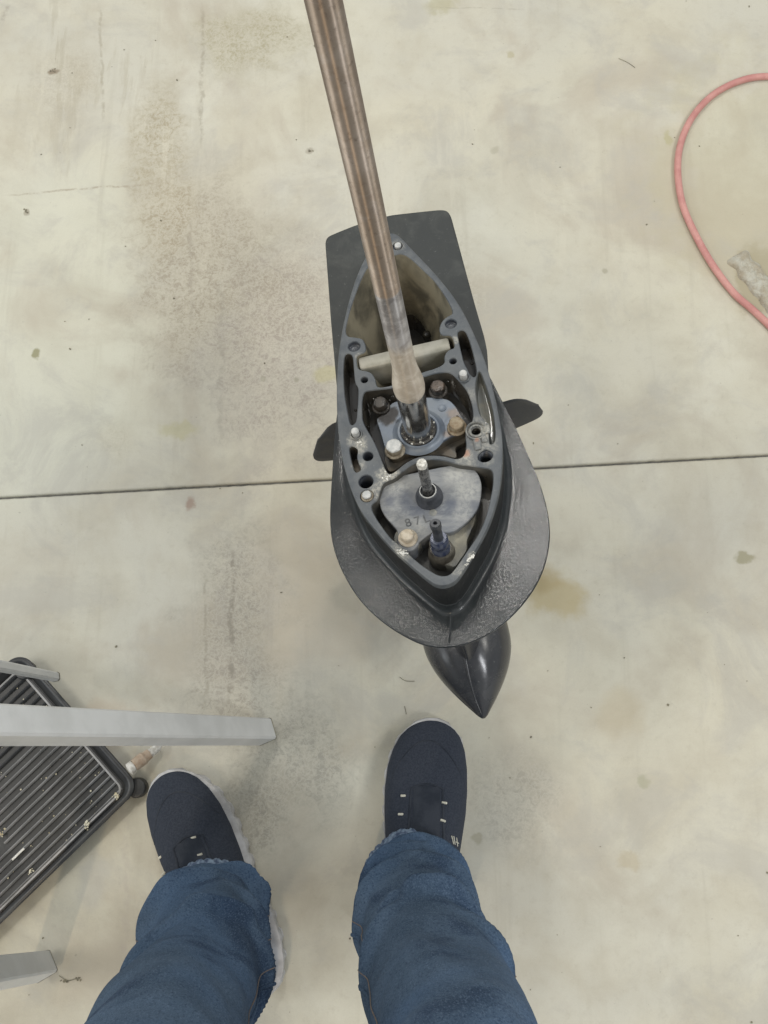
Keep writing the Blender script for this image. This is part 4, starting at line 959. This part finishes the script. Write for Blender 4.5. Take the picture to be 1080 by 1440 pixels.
# creases: height along the leg, direction round it, slope, width, spread, depth
CR = [(.060, 1.1, -.025, .010, .8, .0055), (.095, 2.3, .030, .010, .7, .0060), (.150, .9, -.05, .014, .7, .0050), (.155, 2.7, .05, .012, .6, .0055), (.255, 1.4, -.02, .012, .9, .0065), (.300, 2.6, .06, .014, .6, .0050), (.33, .4, -.05, .014, .6, .005)]
CL = [(.035, .9, -.015, .008, .8, .0055), (.055, .3, -.03, .009, .7, .0065), (.085, 1.8, .03, .010, .8, .0045), (.130, 2.6, .05, .013, .6, .0060), (.145, .4, -.05, .012, .6, .0060), (.230, 1.2, .03, .013, .9, .0050), (.290, 2.3, .05, .014, .6, .0045), (.27, .1, -.07, .012, .6, .006)]
JR, JL = jeansleg(SR, (.045, .082, .0), 1, .7, CR), jeansleg(SL, (.028, .088, -.012), -1, 2.9, CL)
vR, fR = loft(JR); vL, fL = loft(JL)
hipc = (JR[-1][0]+JR[-1][60]+JL[-1][0]+JL[-1][60])/4
hip = []
for z, a_, b_ in [(.86, .21, .13), (.92, .20, .13), (1.0, .185, .12), (1.03, .18, .115)]: hip.append([np.array([hipc[0]+a_*math.cos(2*math.pi*k/NRG), hipc[1]+b_*math.sin(2*math.pi*k/NRG), z]) for k in range(NRG)])
jn_ = join((vR, fR), (vL, fL), loft(hip, False, True))
pobj('jeans', jn_, M['denim'], ang=80)
for J, sd in ((JR, 0.), (JL, 1.)):
    # hem: a thick turned edge with roping
    rings = []
    for (t0_, off) in [(-.0006, -.0012), (-.0010, .0030), (.0010, .0048), (.0050, .0050), (.0100, .0042), (.0125, .0020), (.0135, -.0004)]:
        row = []
        for k in range(NRG*3):
            kk = k/3; i0 = int(kk) % NRG; i1 = (i0+1) % NRG; fr = kk-int(kk)
            ring_i = max(0, t0_)/(.25/89); a0 = int(ring_i); fa = ring_i-a0
            p = (J[a0][i0]*(1-fr)+J[a0][i1]*fr)*(1-fa)+(J[a0+1][i0]*(1-fr)+J[a0+1][i1]*fr)*fa
            cc = np.mean(J[a0], axis=0); o_ = nrm([p[0]-cc[0], p[1]-cc[1], 0])
            rope = .0013*math.sin(k*2*math.pi/(NRG*3)*38+t0_*420)*(1 if .0005 < t0_ < .0105 else .3)
            row.append(p+o_*(off+rope)+np.array([0, 0, min(t0_, 0)]))
        rings.append(row)
    pobj('hem', loft(rings), M['seam'], ang=80)
    # side seams
    for k in (0, NRG//2):
        pts = []
        for zi in range(3, 176, 2): 
            p = J[zi][k]; cc = np.mean(J[zi], axis=0); o_ = nrm([p[0]-cc[0], p[1]-cc[1], 0]); pts.append(p+o_*.0002)
        pobj('side_seam', tube(pts, .0019, 8), M['denim'])
        pts2 = [p+np.array([0, .0055, 0]) for p in pts]; 
        off = []
        for zi in range(3, 176, 2):
            p = J[zi][(k+(3 if k == 0 else -3)) % NRG]; cc = np.mean(J[zi], axis=0); o_ = nrm([p[0]-cc[0], p[1]-cc[1], 0]); off.append(p+o_*.0004)
        pobj('stitching', tube(off, .0006, 6), M['thread'])
# ankles inside the cuffs
for at_ in (atR, atL):
    a_ = at_(.72, 0, .07); pobj('sock', lathe([(.042, 0), (.038, .04), (.038, .08), (.038, .10)], 32, a_), M['sock'])
